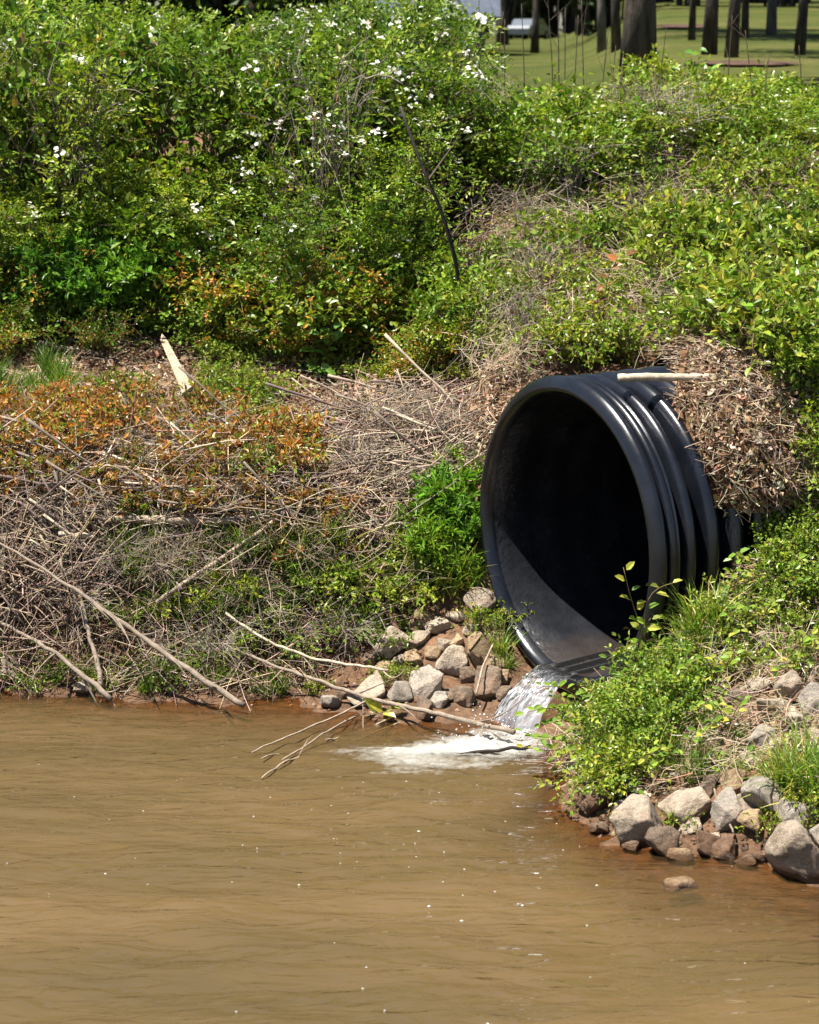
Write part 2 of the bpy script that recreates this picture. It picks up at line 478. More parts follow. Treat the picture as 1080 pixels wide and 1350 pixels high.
def lawn_z(x, y):
    base = 2.33 + .034 * (y - 17)
    k = np.clip((.11 - x / np.maximum(y, 1)) / .05, 0, 1)
    dip = (.034 * (y - 17)) * .75 * k * k * (3 - 2 * k)
    return base - dip + .10 * fbm(np.stack([x, y], -1) * .07, 2, 21)
XS2 = ax((-12, 24), .8, -160, 160, 1.2); YS2 = ax((17.0, 60), .8, 17.0, 320, 1.15)
X, Y = np.meshgrid(XS2, YS2)
Z = lawn_z(X, Y)
Z[0] = ht_raw(X[0], Y[0]) - .02
Z[1] = (Z[0] + 2 * Z[1]) / 3
me = mesh_np('lawn', np.stack([X, Y, Z], -1).reshape(-1, 3), [grid_faces(len(YS2), len(XS2))], smooth=True)
link('lawn', me, M['lawn'], kind='structure')
def lawn_hit(px, py):
    d = ray(px, py); d = d / d[1]; y = 17.0
    while y < 300:
        p = CAM + d * y
        if p[2] < lawn_z(p[0], p[1]): break
        y += .1
    return CAM + d * y

# ------------------------------------------------------------------ muddy river
IMP = PZ(655, 980, 0)                                    # where the outfall lands
def wave(x, y):
    p = np.stack([x, y], -1)
    w = .020 * fbm(p * np.array([1.3, 3.4]), 3, 31) + .010 * fbm(p * np.array([4, 11]), 2, 41) + .0045 * fbm(p * np.array([11, 27]), 2, 47)
    d = np.hypot(x - IMP[0], y - IMP[1])
    ringn = fbm(p * 3, 2, 51)
    w = w + .0045 * np.exp(-d * 1.2) * np.sin(d * 42 + ringn * 5) + .018 * np.exp(-(d / .22) ** 2) * fbm(p * 16, 3, 61)
    return w
XS3 = ax((-2.3, 2.4), .02, -45, 45, 1.3); YS3 = ax((5.2, 10.45), .02, -14, 10.9, 1.25)
X, Y = np.meshgrid(XS3, YS3)
Z = wave(X, Y)
depth = -ht(X, np.clip(Y, 6, 17)) if False else -ht_raw(X, np.maximum(Y, 2))
op = 1 - np.exp(-np.maximum(depth - .004, 0) / .10)
op = np.where(Y < 4, 1, op)
col = np.stack([op, op, op], -1)
me = mesh_np('river', np.stack([X, Y, Z], -1).reshape(-1, 3), [grid_faces(len(YS3), len(XS3))], col=col.reshape(-1, 3), smooth=True)
m, nt, bs = mat_new('muddy_water')
at = N(nt, 'ShaderNodeAttribute', attribute_name='col')
n1 = noise(nt, .7, 5, .65, stretch=(.6, 1.8, 1))
c = ramp(nt, n1, [(.3, (.070, .049, .0205)), (.5, (.090, .060, .0245)), (.7, (.118, .075, .033))])
nt.links.new(c, bs.inputs['Base Color']); bs.inputs['Roughness'].default_value = 1; bs.inputs['Specular IOR Level'].default_value = 0
tr = N(nt, 'ShaderNodeBsdfTransparent'); tr.inputs[0].default_value = (.80, .62, .42, 1)
m1 = N(nt, 'ShaderNodeMixShader'); nt.links.new(at.outputs['Fac'], m1.inputs[0])
nt.links.new(tr.outputs[0], m1.inputs[1]); nt.links.new(bs.outputs[0], m1.inputs[2])
gl = N(nt, 'ShaderNodeBsdfGlossy'); gl.inputs['Roughness'].default_value = .03
fr = N(nt, 'ShaderNodeFresnel'); fr.inputs[0].default_value = 1.46
tcw = N(nt, 'ShaderNodeTexCoord'); mpw = N(nt, 'ShaderNodeMapping'); mpw.inputs['Scale'].default_value = (.42, 1.3, 1)
nt.links.new(tcw.outputs['Object'], mpw.inputs[0])
nw_ = N(nt, 'ShaderNodeTexNoise'); nw_.inputs['Scale'].default_value = 9.5; nw_.inputs['Detail'].default_value = 3; nw_.inputs['Roughness'].default_value = .5; nw_.inputs['Distortion'].default_value = 1.2
nt.links.new(mpw.outputs[0], nw_.inputs['Vector']); nb = nw_.outputs['Fac']
b = N(nt, 'ShaderNodeBump'); b.inputs['Strength'].default_value = .6; b.inputs['Distance'].default_value = .034
nt.links.new(nb, b.inputs['Height']); nt.links.new(b.outputs[0], gl.inputs['Normal']); nt.links.new(b.outputs[0], fr.inputs['Normal'])
m2 = N(nt, 'ShaderNodeMixShader'); nt.links.new(fr.outputs[0], m2.inputs[0])
nt.links.new(m1.outputs[0], m2.inputs[1]); nt.links.new(gl.outputs[0], m2.inputs[2])
nt.links.new(m2.outputs[0], nt.nodes['Material Output'].inputs[0])
M['water'] = m
link('river', me, m, kind='structure')

# ------------------------------------------------------------------ the drainage pipe
pipe = empty('drainage_pipe', PC - np.array([0, 0, .69]), 'large black corrugated plastic drainage pipe jutting out of the bank and pouring water', 'pipe')
pinv = Matrix.Translation(-Vector(PC - np.array([0, 0, .69])))
def revolve(name, prof, mat, seg=144, wob=.0):
    """prof: list of (s, r) along the axis"""
    prof = np.array(prof) * np.array([1, 1.025])
    an = np.arange(seg) * 2 * math.pi / seg
    r = prof[:, 1][:, None] * np.ones(seg)[None]
    ring = PL[None, None] * np.cos(an)[None, :, None] + PU[None, None] * np.sin(an)[None, :, None]
    # a trace of sag: the mouth is very slightly wider than tall
    v = PC + prof[:, 0][:, None, None] * PA + ring * r[..., None]
    v = v - (PC - np.array([0, 0, .69]))
    i = np.arange(len(prof) - 1)[:, None] * seg + np.arange(seg)[None]
    j = np.arange(len(prof) - 1)[:, None] * seg + (np.arange(seg)[None] + 1) % seg
    f = np.stack([i, j, j + seg, i + seg], -1).reshape(-1, 4)
    return link(name, mesh_np(name, v.reshape(-1, 3), [f], smooth=True), mat, pipe)
def arc(s0, s1, r0, h, n=12, p=.55):
    return [(s0 + (s1 - s0) * k / n, r0 + h * max(math.sin(math.pi * k / n), 0) ** p) for k in range(n + 1)]
revolve('rim', [(.05, .612), (.02, .618), (.004, .628), (-.004, .638), (-.004, .648), (.002, .660), (.011, .675), (.023, .688), (.036, .694), (.048, .691), (.057, .682), (.063, .668), (.066, .652), (.069, .648)], M['pipe'])
revolve('collar', [(.069, .648), (.072, .652), (.075, .668), (.082, .680), (.092, .685), (.103, .685), (.110, .679), (.113, .670), (.116, .685), (.120, .687), (.124, .681), (.131, .665), (.137, .640), (.143, .618), (.148, .606), (.152, .604)], M['pipe'])
s0 = .152
for k, wd in enumerate((.085, .095, .10, .10, .10, .12, .12, .12)):
    gap = .0
    revolve('corrugation', arc(s0, s0 + wd, .600, .086, 14, .5), M['pipe'])
    s0 += wd
    revolve('valley', [(s0, .604), (s0 + .009, .6025), (s0 + .021, .6025), (s0 + .03, .604)], M['pipe'], 96)
    s0 += .03
inner = [(.05, .612), (.09, .600)] + [(.09 + .03 * k, .594 + .0035 * math.cos(k * 2 * math.pi / 6)) for k in range(1, 60)] + [(6.0, .59), (6.0, .01)]
revolve('inner_liner', inner, M['pipe_in'], 128)

# ------------------------------------------------------------------ water running out of the pipe
def outflow():
    nu, nw = 190, 110
    us = np.linspace(0, 1, nu); ws = np.linspace(-1, 1, nw)
    inv = .606
    V = []
    for u in us:
        if u < .45:                                    # on the invert of the pipe
            s = 2.6 * (1 - u / .45) - .0
            half = .115
            c = PC + PA * s
            zc = -math.sqrt(inv ** 2 - half ** 2) - .004
            for w in ws:
                zz = zc + .006 * float(np.exp(-s * 2)) * math.sin(w * 9 + s * 14)
                V.append(c + PL * (w * half) + np.array([0, 0, zz]))
        else:
            k = (u - .45) / .55
            d = .33 * k; half = .115 + .05 * k ** 1.2
            c = PC - PA * d
            z0 = PC[2] - math.sqrt(inv ** 2 - .115 ** 2) - .004
            fall = (z0 + .012) * (k ** 1.75)
            for w in ws:
                lag = .10 * w * w * k
                bul = .015 * (1 - w * w) * math.sin(math.pi * k) ** .8
                V.append(np.array([c[0], c[1], z0 - fall]) + PL * (w * half) + PA * lag + np.array([0, 0, bul]))
    V = np.array(V)
    U = np.repeat(us, nw); W = np.tile(ws, nu)
    k = np.clip((U - .45) / .55, 0, 1)
    st = .75 * fbm(np.stack([W * 3 + 2 * U, U * 7.0], -1), 4, 71) + .4 * fbm(np.stack([W * 11, U * 9], -1), 4, 77)
    V[:, 2] += .017 * np.clip(k * 3, .06, 1) * st
    V -= PA[None] * (.02 * np.clip(k * 2, 0, 1) * st)[:, None]
    wh = np.clip(.03 + k ** .8 * .45 + .75 * st * np.clip(k * 4, .12, 1), 0, 1)
    return mesh_np('outflow_water', V, [grid_faces(nu, nw)], col=np.stack([wh] * 3, -1), smooth=True)
def whitewater(name, alpha_noise=None):
    m, nt, bs = mat_new(name)
    at = N(nt, 'ShaderNodeAttribute', attribute_name='col')
    bs.inputs['Base Color'].default_value = (.52, .51, .46, 1) if alpha_noise else (.50, .53, .57, 1); bs.inputs['Roughness'].default_value = .35
    tr = N(nt, 'ShaderNodeBsdfTransparent'); tr.inputs[0].default_value = (.80, .75, .68, 1)
    f = at.outputs['Fac']
    if alpha_noise:
        n = noise(nt, alpha_noise, 5, .7); n2 = noise(nt, 10, 5, .65, stretch=(.35, 1.8, 1))
        ad = N(nt, 'ShaderNodeMath', operation='ADD'); nt.links.new(n, ad.inputs[0]); nt.links.new(n2, ad.inputs[1])
        su = N(nt, 'ShaderNodeMath', operation='MULTIPLY_ADD'); su.inputs[1].default_value = 1.0
        nt.links.new(ad.outputs[0], su.inputs[0])
        sc = N(nt, 'ShaderNodeMath', operation='MULTIPLY_ADD'); sc.inputs[1].default_value = 1.15; sc.inputs[2].default_value = -1.25
        nt.links.new(f, sc.inputs[0]); nt.links.new(sc.outputs[0], su.inputs[2])
        mr = N(nt, 'ShaderNodeMapRange'); mr.inputs[1].default_value = .0; mr.inputs[2].default_value = 1.35
        nt.links.new(su.outputs[0], mr.inputs[0]); f = mr.outputs[0]
    else:
        mr = N(nt, 'ShaderNodeMapRange'); mr.inputs[1].default_value = .0; mr.inputs[2].default_value = 1.0; mr.inputs[3].default_value = .04; mr.inputs[4].default_value = .62
        nt.links.new(f, mr.inputs[0]); f = mr.outputs[0]
    m1 = N(nt, 'ShaderNodeMixShader'); nt.links.new(f, m1.inputs[0]); nt.links.new(tr.outputs[0], m1.inputs[1]); nt.links.new(bs.outputs[0], m1.inputs[2])
    if alpha_noise:
        tr.inputs[0].default_value = (1, 1, 1, 1)
        nt.links.new(m1.outputs[0], nt.nodes['Material Output'].inputs[0]); return m
    gl = N(nt, 'ShaderNodeBsdfGlossy'); gl.inputs['Roughness'].default_value = .22
    fr = N(nt, 'ShaderNodeFresnel'); fr.inputs[0].default_value = 1.25
    m2 = N(nt, 'ShaderNodeMixShader'); nt.links.new(fr.outputs[0], m2.inputs[0]); nt.links.new(m1.outputs[0], m2.inputs[1]); nt.links.new(gl.outputs[0], m2.inputs[2])
    nt.links.new(m2.outputs[0], nt.nodes['Material Output'].inputs[0])
    return m
link('outflow_water', outflow(), whitewater('falling_water'), kind='structure')

def foam():
    xs = np.linspace(-.75, .62, 165); ys = np.linspace(-.5, .5, 130)
    X, Y = np.meshgrid(xs, ys)
    c = PZ(590, 992, 0)
    gx = X + c[0]; gy = Y + c[1]
    p = np.stack([gx, gy], -1)
    th = .35                                             # the plume drifts away from the mouth
    u = X * math.cos(th) + Y * math.sin(th) - .03; v = -X * math.sin(th) + Y * math.cos(th)
    d = np.sqrt((u / .52) ** 2 + (v / .27) ** 2) + .45 * fbm(p * np.array([4, 8]), 4, 81)
    a = np.clip(1.0 - d * .85, 0, 1)
    nearer = np.exp(-((gx - IMP[0]) ** 2 + (gy - IMP[1]) ** 2) / .05)
    a = np.clip(a + .35 * nearer, 0, 1) * np.clip((1 - np.maximum(np.abs(X + .065) / .69, np.abs(Y) / .5)) * 6, 0, 1)
    Z = wave(gx, gy) + .006 + .02 * a * np.abs(fbm(p * 22, 3, 91)) + .035 * nearer * np.abs(fbm(p * 14, 3, 93))
    return mesh_np('white_foam', np.stack([gx, gy, Z], -1).reshape(-1, 3), [grid_faces(130, 165)], col=np.stack([a] * 3, -1).reshape(-1, 3), smooth=True)
link('white_foam', foam(), whitewater('foam', 30), kind='stuff', label='churning white foam where the pipe water lands in the river', cat='foam')

def droplets():
    n = 190
    ico = bmesh.new(); bmesh.ops.create_icosphere(ico, subdivisions=1, radius=1)
    iv = np.array([v.co[:] for v in ico.verts]); jf = np.array([[v.index for v in f.verts] for f in ico.faces]); ico.free()
    c = np.stack([IMP[0] + .13 * rng.normal(size=n), IMP[1] + .10 * rng.normal(size=n), .005 + .13 * rng.random(n) ** 2], -1)
    r = rng.uniform(.0012, .0045, n)
    v = c[:, None] + iv[None] * r[:, None, None] * rng.uniform(.7, 1.4, (n, 1, 3))
    return mesh_np('splash_droplets', v.reshape(-1, 3), [(jf[None] + (np.arange(n) * len(iv))[:, None, None]).reshape(-1, 3)], smooth=True)
link('splash_droplets', droplets(), simple('spray', (.5, .52, .53), (.62, .64, .66), 30, .15, 0, spec=.6), kind='stuff', label='spray of droplets where the pipe water hits the river', cat='spray')
def bubbles():
    n = 95
    g = rng.normal(size=(n, 2))
    px = np.where(rng.random(n) < .55, 540 + 190 * g[:, 0], rng.uniform(0, 1080, n)); py = np.where(rng.random(n) < .6, 1100 + 60 * g[:, 1], rng.uniform(950, 1345, n))
    py = np.clip(py, 955, 1345)
    p = PZ(px, py, 0); ok = ht(p[:, 0], np.clip(p[:, 1], 6.1, 17)) < -.03
    p = p[ok]; n = len(p)
    r = rng.uniform(.0012, .0036, n) * np.where(rng.random(n) < .12, 1.7, 1)
    ico = bmesh.new(); bmesh.ops.create_icosphere(ico, subdivisions=1, radius=1)
    iv = np.array([v.co[:] for v in ico.verts]); jf = np.array([[v.index for v in f.verts] for f in ico.faces]); ico.free()
    z = wave(p[:, 0], p[:, 1])
    c = np.stack([p[:, 0], p[:, 1], z], -1)
    v = c[:, None] + iv[None] * r[:, None, None] * np.array([1.5, 1.1, .7])
    f = jf[None] + (np.arange(n) * len(iv))[:, None, None]
    return mesh_np('floating_bubbles', v.reshape(-1, 3), [f.reshape(-1, 3)], col=np.full((n * len(iv), 3), .8), smooth=True)
link('floating_bubbles', bubbles(), simple('bubble_froth', (.34, .33, .30), (.48, .47, .44), 30, .2, 0, spec=.6), kind='stuff', label='small white bubbles scattered over the brown river', cat='bubbles')

# ------------------------------------------------------------------ rocks
def rock_mesh(seed, size, flat=.0):
    r = random.Random(seed)
    bm = bmesh.new()
    for _ in range(r.randint(13, 18)):
        v = Vector((r.gauss(0, 1), r.gauss(0, 1), r.gauss(0, 1))).normalized()
        m_ = max(abs(v.x), abs(v.y), abs(v.z)); v = v.lerp(v / m_, .35) * r.uniform(.8, 1.05)
        bm.verts.new(v)
    res = bmesh.ops.convex_hull(bm, input=bm.verts)
    bmesh.ops.delete(bm, geom=[v for v in bm.verts if not v.link_faces], context='VERTS')
    bmesh.ops.dissolve_limit(bm, angle_limit=R(14), verts=bm.verts, edges=bm.edges)
    bmesh.ops.bevel(bm, geom=list(bm.edges), offset=.05, segments=1, affect='EDGES', profile=.6, clamp_overlap=True)
    bmesh.ops.triangulate(bm, faces=bm.faces)
    for _ in range(3):
        lg = [e for e in bm.edges if e.calc_length() > .13]
        if not lg: break
        bmesh.ops.subdivide_edges(bm, edges=lg, cuts=1, use_grid_fill=False)
        bmesh.ops.triangulate(bm, faces=bm.faces)
    P = np.array([v.co[:] for v in bm.verts])
    bm.normal_update()
    Nn = np.array([v.normal[:] for v in bm.verts])
    off = seed * 7.31
    P = P + Nn * (.07 * fbm(P * 1.6 + off, 3, 5) + .05 * fbm(P * 5 + off, 4, 8))[:, None]
    P /= np.abs(P).max(0)
    P *= np.array(size) / 2
    for v, p in zip(bm.verts, P): v.co = p
    me = bpy.data.meshes.new('rock'); bm.to_mesh(me); bm.free()
    for p in me.polygons: p.use_smooth = True
    return me
ROCKN = [0]
def rock(px, py, w, h, mat, label, tilt=0, group=None, sink=.18, name='rock', cat='rock', depth=None):
    ROCKN[0] += 1; sd = ROCKN[0]
    base = hit(px, py + h * .38)
    dist = float(np.linalg.norm(base - CAM))
    k = dist / FPX
    sx, sz = w * k * 1.06, h * k * 1.06; sy = depth or (sx + sz) / 2 * .95
    me = rock_mesh(sd, (sx, sy, sz * 1.1))
    o = link(name, me, M[mat], label=label, cat=cat, group=group)
    c = PY(px, py, base[1] + sy * .10)
    o.location = c
    o.rotation_euler = (random.uniform(-.15, .1), R(tilt), random.uniform(-.3, .3))
    return o
LR = 'rocks washed bare left of the pipe'; RR = 'riprap rocks on the right bank'
left_rocks = [
 (437, 921, 28, 30, 'rock_grey', 'small rounded pale grey rock at the waterline, farthest from the pipe in its cluster', 0),
 (487, 911, 58, 34, 'rock_pale', 'long pale wedge rock sloping to the waterline left of the pipe', -22),
 (517, 848, 50, 40, 'rock_pale', 'large rounded cream rock under leaning brown branch on left bank', 15),
 (549, 842, 36, 24, 'rock_pale', 'flat whitish rock lying against the rounded cream rock', 5),
 (579, 826, 40, 20, 'rock_pale', 'thin flat pale rock topmost of the cluster beside the pipe', 0),
 (555, 814, 32, 26, 'rock_tan', 'tan blocky rock half buried above the whitish flat rock', -10),
 (571, 860, 24, 20, 'rock_tan', 'small tan rock wedged in the middle of the pipe side cluster', 0),
 (562, 898, 46, 54, 'rock_grey', 'biggest squarish grey rock in the cluster beside the pipe', 8),
 (597, 873, 38, 42, 'rock_pale', 'upright cream rock leaning on the big squarish grey rock', 25),
 (631, 858, 34, 42, 'rock_tan', 'orange tan wedge rock standing close to the pipe rim', -25),
 (652, 874, 30, 20, 'rock_tan', 'low orange brown rock touching the pipe', 10),
 (617, 890, 26, 24, 'rock_brown', 'small dark wet rock between cream and brown rocks', 0),
 (643, 900, 38, 42, 'rock_brown', 'dark brown wet rock below the pipe rim', 0),
 (527, 913, 32, 28, 'rock_grey', 'dark grey damp rock between the long wedge and the big grey rock', 0),
 (549, 934, 44, 28, 'rock_brown', 'low brown rock awash in the river below the big grey rock', 0),
 (635, 790, 46, 34, 'rock_pale', 'pale sunlit slab behind plants against the left pipe wall', 0),
 (474, 818, 36, 34, 'rock_tan', 'tan rock in shade under the leaning brown branch', 10),
 (600, 845, 22, 16, 'rock_tan', 'little tan stone behind the upright cream rock', 0),
 (22, 563, 52, 34, 'rock_grey', 'lichen grey rock sitting among bronze seedlings on the shelf', 0),
 (112, 910, 30, 22, 'rock_pale', 'white rounded rock at the waterline between two leaning branches', 0),
 (16, 886, 40, 36, 'rock_pale', 'crumbly pale rock in the foot of the cut bank', 0),
 (590, 918, 26, 18, 'rock_brown', 'small brown rock in the root tangle under the pipe', 0),
 (668, 915, 26, 20, 'rock_brown', 'wet brown stone under the falling water', 0),
 (602, 815, 28, 18, 'rock_pale', 'small pale rock above the orange tan wedge rock', 0),
 (622, 832, 26, 18, 'rock_pale', 'cream chip below the slab against the pipe', 15),
 (586, 850, 24, 18, 'rock_pale', 'little cream rock under the thin flat topmost rock', -10),
 (543, 868, 28, 22, 'rock_tan', 'tan rock under the flat whitish rock', 5),
 (508, 882, 30, 20, 'rock_tan', 'tan rock under the large rounded cream rock', -8),
 (580, 922, 30, 22, 'rock_grey', 'grey wet rock right below the big squarish one', 0),
 (612, 918, 34, 24, 'rock_brown', 'brown wet rock under the small dark rock', 10),
 (662, 893, 24, 22, 'rock_tan', 'tan rock jammed under the pipe rim', 0),
 (655, 842, 24, 20, 'rock_tan', 'tan rock leaning on the pipe under the leafy sprig', 0),
 (528, 872, 20, 16, 'rock_pale', 'pebble sized pale rock in the middle of the cluster', 0),
 (492, 868, 26, 20, 'rock_brown', 'brown rock left of the large rounded cream rock', 0),
 (455, 915, 22, 16, 'rock_brown', 'small brown rock between the grey one and the long wedge', 0),
]
for i_, r_ in enumerate(left_rocks):
    ROCKN[0] = i_ if i_ < 23 else 200 + i_
    rock(*r_[:6], tilt=r_[6], group=LR)
right_rocks = [
 (843, 1085, 66, 66, 'rock_pale', 'big pale wedge rock leaning at the tip of the right bank', -32),
 (905, 1065, 70, 42, 'rock_pale', 'flat cream slab lying on the tip rocks of the right bank', -8),
 (962, 1068, 46, 54, 'rock_grey', 'grey blocky rock right beside the cream slab', 5),
 (1006, 1052, 54, 50, 'rock_grey', 'tilted grey rock streaked by grass shadow below the long grass clump', 25),
 (1051, 1078, 52, 42, 'rock_grey', 'squarish grey rock resting above the biggest boulder', 8),
 (1054, 1128, 76, 82, 'rock_pale', 'biggest pale grey boulder standing at the water edge', 5),
 (873, 1113, 48, 40, 'rock_brown', 'damp brownish rock at the waterline under the cream slab', 0),
 (993, 1087, 40, 36, 'rock_tan', 'rounded tan rock between grey blocks and red clay', 0),
 (912, 1090, 34, 18, 'rock_pale', 'thin pale chip wedged under the cream slab', -18),
 (898, 1168, 44, 17, 'rock_tan', 'lone small rock poking out of the river', 0),
 (940, 1104, 24, 12, 'rock_pale', 'small flat pale stone lying on red clay', 0),
 (820, 1068, 26, 24, 'rock_grey', 'small bluish grey rock behind the big pale wedge rock', 0),
 (1042, 908, 42, 44, 'rock_pale', 'round pale rock topmost of the pile at the right edge', 0),
 (1070, 926, 32, 46, 'rock_grey', 'upright bluish grey rock beside the round pale topmost rock', 10),
 (1020, 934, 50, 32, 'rock_pale', 'broad cream rock below the round topmost rock', 0),
 (1051, 950, 30, 38, 'rock_pale', 'narrow pale rock between cream rock and bluish rock', -12),
 (1006, 976, 46, 34, 'rock_grey', 'grey rock half covered by the long grass clump', 0),
 (1012, 848, 36, 26, 'rock_grey', 'bluish grey rock lying alone in leaves on the upper right bank', 18),
 (980, 921, 48, 28, 'rock_brown', 'flat brownish rock in leaves left of the cream rock', 0),
 (940, 1036, 36, 26, 'rock_brown', 'brown shaded rock above the grey blocky rock', 0),
 (968, 1030, 36, 30, 'rock_tan', 'tan rock in the shade of the long grass clump', 0),
 (855, 1002, 42, 26, 'rock_pale', 'broken cream stone in the brambles near the splash', 15),
 (1026, 797, 38, 26, 'rock_grey', 'pale grey stone hidden in the leaves high on the right bank', 0),
 (975, 882, 44, 22, 'rock_pale', 'pale crumbled stone among small leaves on the right bank', 0),
 (904, 966, 20, 18, 'rock_brown', 'small round brown stone in dry stalks on the right bank', 0),
 (1076, 978, 30, 40, 'rock_pale', 'pale rock at the edge of the long grass clump', 0),
 (930, 458, 32, 18, 'rock_grey', 'light grey stone on top of the debris over the pipe', 0),
 (790, 1093, 26, 18, 'rock_brown', 'small wet brown rock at the tip of the right bank', 0),
]
ROCKN[0] = 23
for r_ in right_rocks: rock(*r_[:6], tilt=r_[6], group=RR)
for q_ in ((990, 1000, 34, 26, 'rock_pale', 'pale stone under the bent stalk by the grass clump'), (955, 985, 30, 22, 'rock_tan', 'tan stone in dry stalks above the shaded brown rock'), (1028, 990, 34, 28, 'rock_pale', 'cream stone tucked beneath the grass covered grey rock'), (1080, 1105, 30, 30, 'rock_grey', 'grey stone behind the biggest boulder'),
           (985, 1062, 30, 26, 'rock_pale', 'pale stone squeezed between the grey blocky and tilted rocks'), (915, 1018, 36, 24, 'rock_tan', 'tan stone above the cream slab'), (885, 1028, 28, 20, 'rock_pale', 'small pale stone near the wood splinter'), (1000, 905, 34, 24, 'rock_pale', 'pale stone left of the round topmost rock'), (1075, 890, 34, 28, 'rock_pale', 'cream stone just above the upright bluish rock'), (940, 950, 26, 18, 'rock_pale', 'little pale stone beside the lying dry stalk'),
           (895, 1128, 36, 18, 'rock_tan', 'low tan stone at the waterline by the red clay'), (985, 1136, 30, 16, 'rock_brown', 'flat wet stone at the waterline beside the boulder'), (836, 1118, 30, 16, 'rock_brown', 'flat wet stone under the big pale wedge')):
    rock(*q_[:6], group=RR)
for q_ in ((926, 1110, 48, 36, 'dark red clay clod under the thin pale chip'), (962, 1118, 52, 40, 'large orange red clay clod at the waterline'), (1000, 1124, 40, 26, 'low red clay clod next to the biggest boulder'), (780, 1060, 40, 30, 'crumbly brown clay clod under the brambles')):
    rock(*q_[:4], 'clay', q_[4], name='clay_clod', cat='clay', group='clay clods in the right bank')

def gravel():
    ico = bmesh.new(); bmesh.ops.create_icosphere(ico, subdivisions=1, radius=1)
    iv = np.array([v.co[:] for v in ico.verts]); jf = np.array([[v.index for v in f.verts] for f in ico.faces]); ico.free()
    def along(pts, n, up, dn):
        P_ = np.array(pts, float); t = rng.uniform(0, len(P_) - 1.001, n); i = t.astype(int); q = P_[i] + (P_[i + 1] - P_[i]) * (t - i)[:, None]
        return q[:, 0] + rng.normal(0, 6, n), q[:, 1] - rng.uniform(dn, up, n)
    A = [along(shore_r, 900, 60, -6), along(shore[:7], 700, 55, -4), (rng.uniform(430, 690, 900), rng.uniform(800, 945, 900)), (rng.uniform(790, 1080, 500), rng.uniform(880, 1110, 500))]
    px = np.concatenate([a[0] for a in A]); py = np.concatenate([a[1] for a in A])
    c = hit(px, py); n = len(c)
    ok = (c[:, 2] < .5) & (c[:, 1] < 11); c = c[ok]; n = len(c)
    r = .003 + .014 * rng.random(n) ** 3
    v = c[:, None] + iv[None] * (r[:, None, None] * rng.uniform(.55, 1.35, (n, 1, 3))) + rng.normal(size=(n, len(iv), 3)) * (r * .16)[:, None, None]
    f = jf[None] + (np.arange(n) * len(iv))[:, None, None]
    cc = np.repeat(pal(n, [(.12, .065, .04), (.17, .10, .06), (.25, .19, .13), (.09, .05, .03)], .25), len(iv), 0)
    return mesh_np('shore_gravel', v.reshape(-1, 3), [f.reshape(-1, 3)], col=cc)
link('shore_gravel', gravel(), M['twig'], kind='stuff', label='small stones and clay crumbs along the foot of the bank', cat='gravel')

# ------------------------------------------------------------------ branches and sticks
def smooth_line(P, n):
    P = np.array(P, float)
    if len(P) == 2: P = np.array([P[0], (P[0] + P[1]) / 2, P[1]])
    t = np.concatenate([[0], np.cumsum(np.linalg.norm(np.diff(P, axis=0), axis=1))]); t /= t[-1]
    u = np.linspace(0, 1, n)
    lin = np.stack([np.interp(u, t, P[:, k]) for k in range(3)], -1)
    for _ in range(2):
        lin[1:-1] = .25 * lin[:-2] + .5 * lin[1:-1] + .25 * lin[2:]
    return lin
WOODC = {'pale': (.36, .285, .21), 'grey': (.24, .195, .15), 'tan': (.34, .24, .15), 'brown': (.15, .085, .055), 'dark': (.035, .028, .024), 'bleach': (.52, .44, .33), 'purple': (.16, .115, .105), 'red': (.17, .075, .04)}
def stick(name, label, pts, w0, w1, tone='grey', lift=.03, cat='branch', group=None, twigs=0, depths=None, wob=.006, sides=8):
    px = np.array([p[0] for p in pts], float); py = np.array([p[1] for p in pts], float)
    G = hit(px, py)
    if depths is None:
        t = np.concatenate([[0], np.cumsum(np.hypot(np.diff(px), np.diff(py)))]); t /= t[-1]
        Yl = np.interp(t, [0, 1], [G[0, 1], G[-1, 1]])
        Yd = np.minimum(Yl, G[:, 1]) - lift
    else: Yd = np.array(depths, float)
    P = PY(px, py, Yd)
    n = max(10, int(len(pts) * 6))
    L = smooth_line(P, n)
    k = np.linalg.norm(L.mean(0) - CAM) / FPX
    L[1:-1] += wob * fbm(np.stack([np.arange(n) * .5, np.full(n, px[0])], -1), 2, int(abs(px[0])) % 97)[1:-1, None] * np.array([.6, 1, 1])
    rad = np.linspace(w0, w1, n) * k / 2 * (1 + .12 * fbm(np.stack([np.arange(n) * .9, np.full(n, py[0])], -1), 2, 3))
    rad[0] *= .85
    org = L[0].copy()
    v, f = tubes((L - org)[None], rad[None], sides)
    col = np.tile(np.array(WOODC[tone]) * random.uniform(.9, 1.1), (len(v), 1))
    me = mesh_np(name, v, f, col=col, smooth=True)
    if twigs == 0:
        o = link(name, me, M['twig'], label=label, cat=cat, group=group); o.location = org
        return o
    o = empty(name, org, label, cat, group)
    link('stem', me, M['twig'], o)
    for q in range(twigs):
        i = int(n * random.uniform(.3, .95)); d = unit(L[min(i + 1, n - 1)] - L[max(i - 1, 0)])
        d2 = unit(d + np.array([random.gauss(0, .5), random.gauss(0, .35), random.gauss(.15, .5)]))
        ln = random.uniform(.08, .3); tp = np.linspace(0, 1, 6)[:, None]
        pp = (L[i] - org) + d2 * ln * tp + np.array([0, 0, random.gauss(0, .06)]) * tp ** 2
        v, f = tubes(pp[None], (rad[i] * .55 * (1 - .75 * tp[:, 0]))[None], 5)
        link('twig', mesh_np('twig', v, f, col=np.tile(np.array(WOODC[tone]) * .95, (len(v), 1)), smooth=True), M['twig'], o)
    return o
DR = 'branches lying on the left bank'
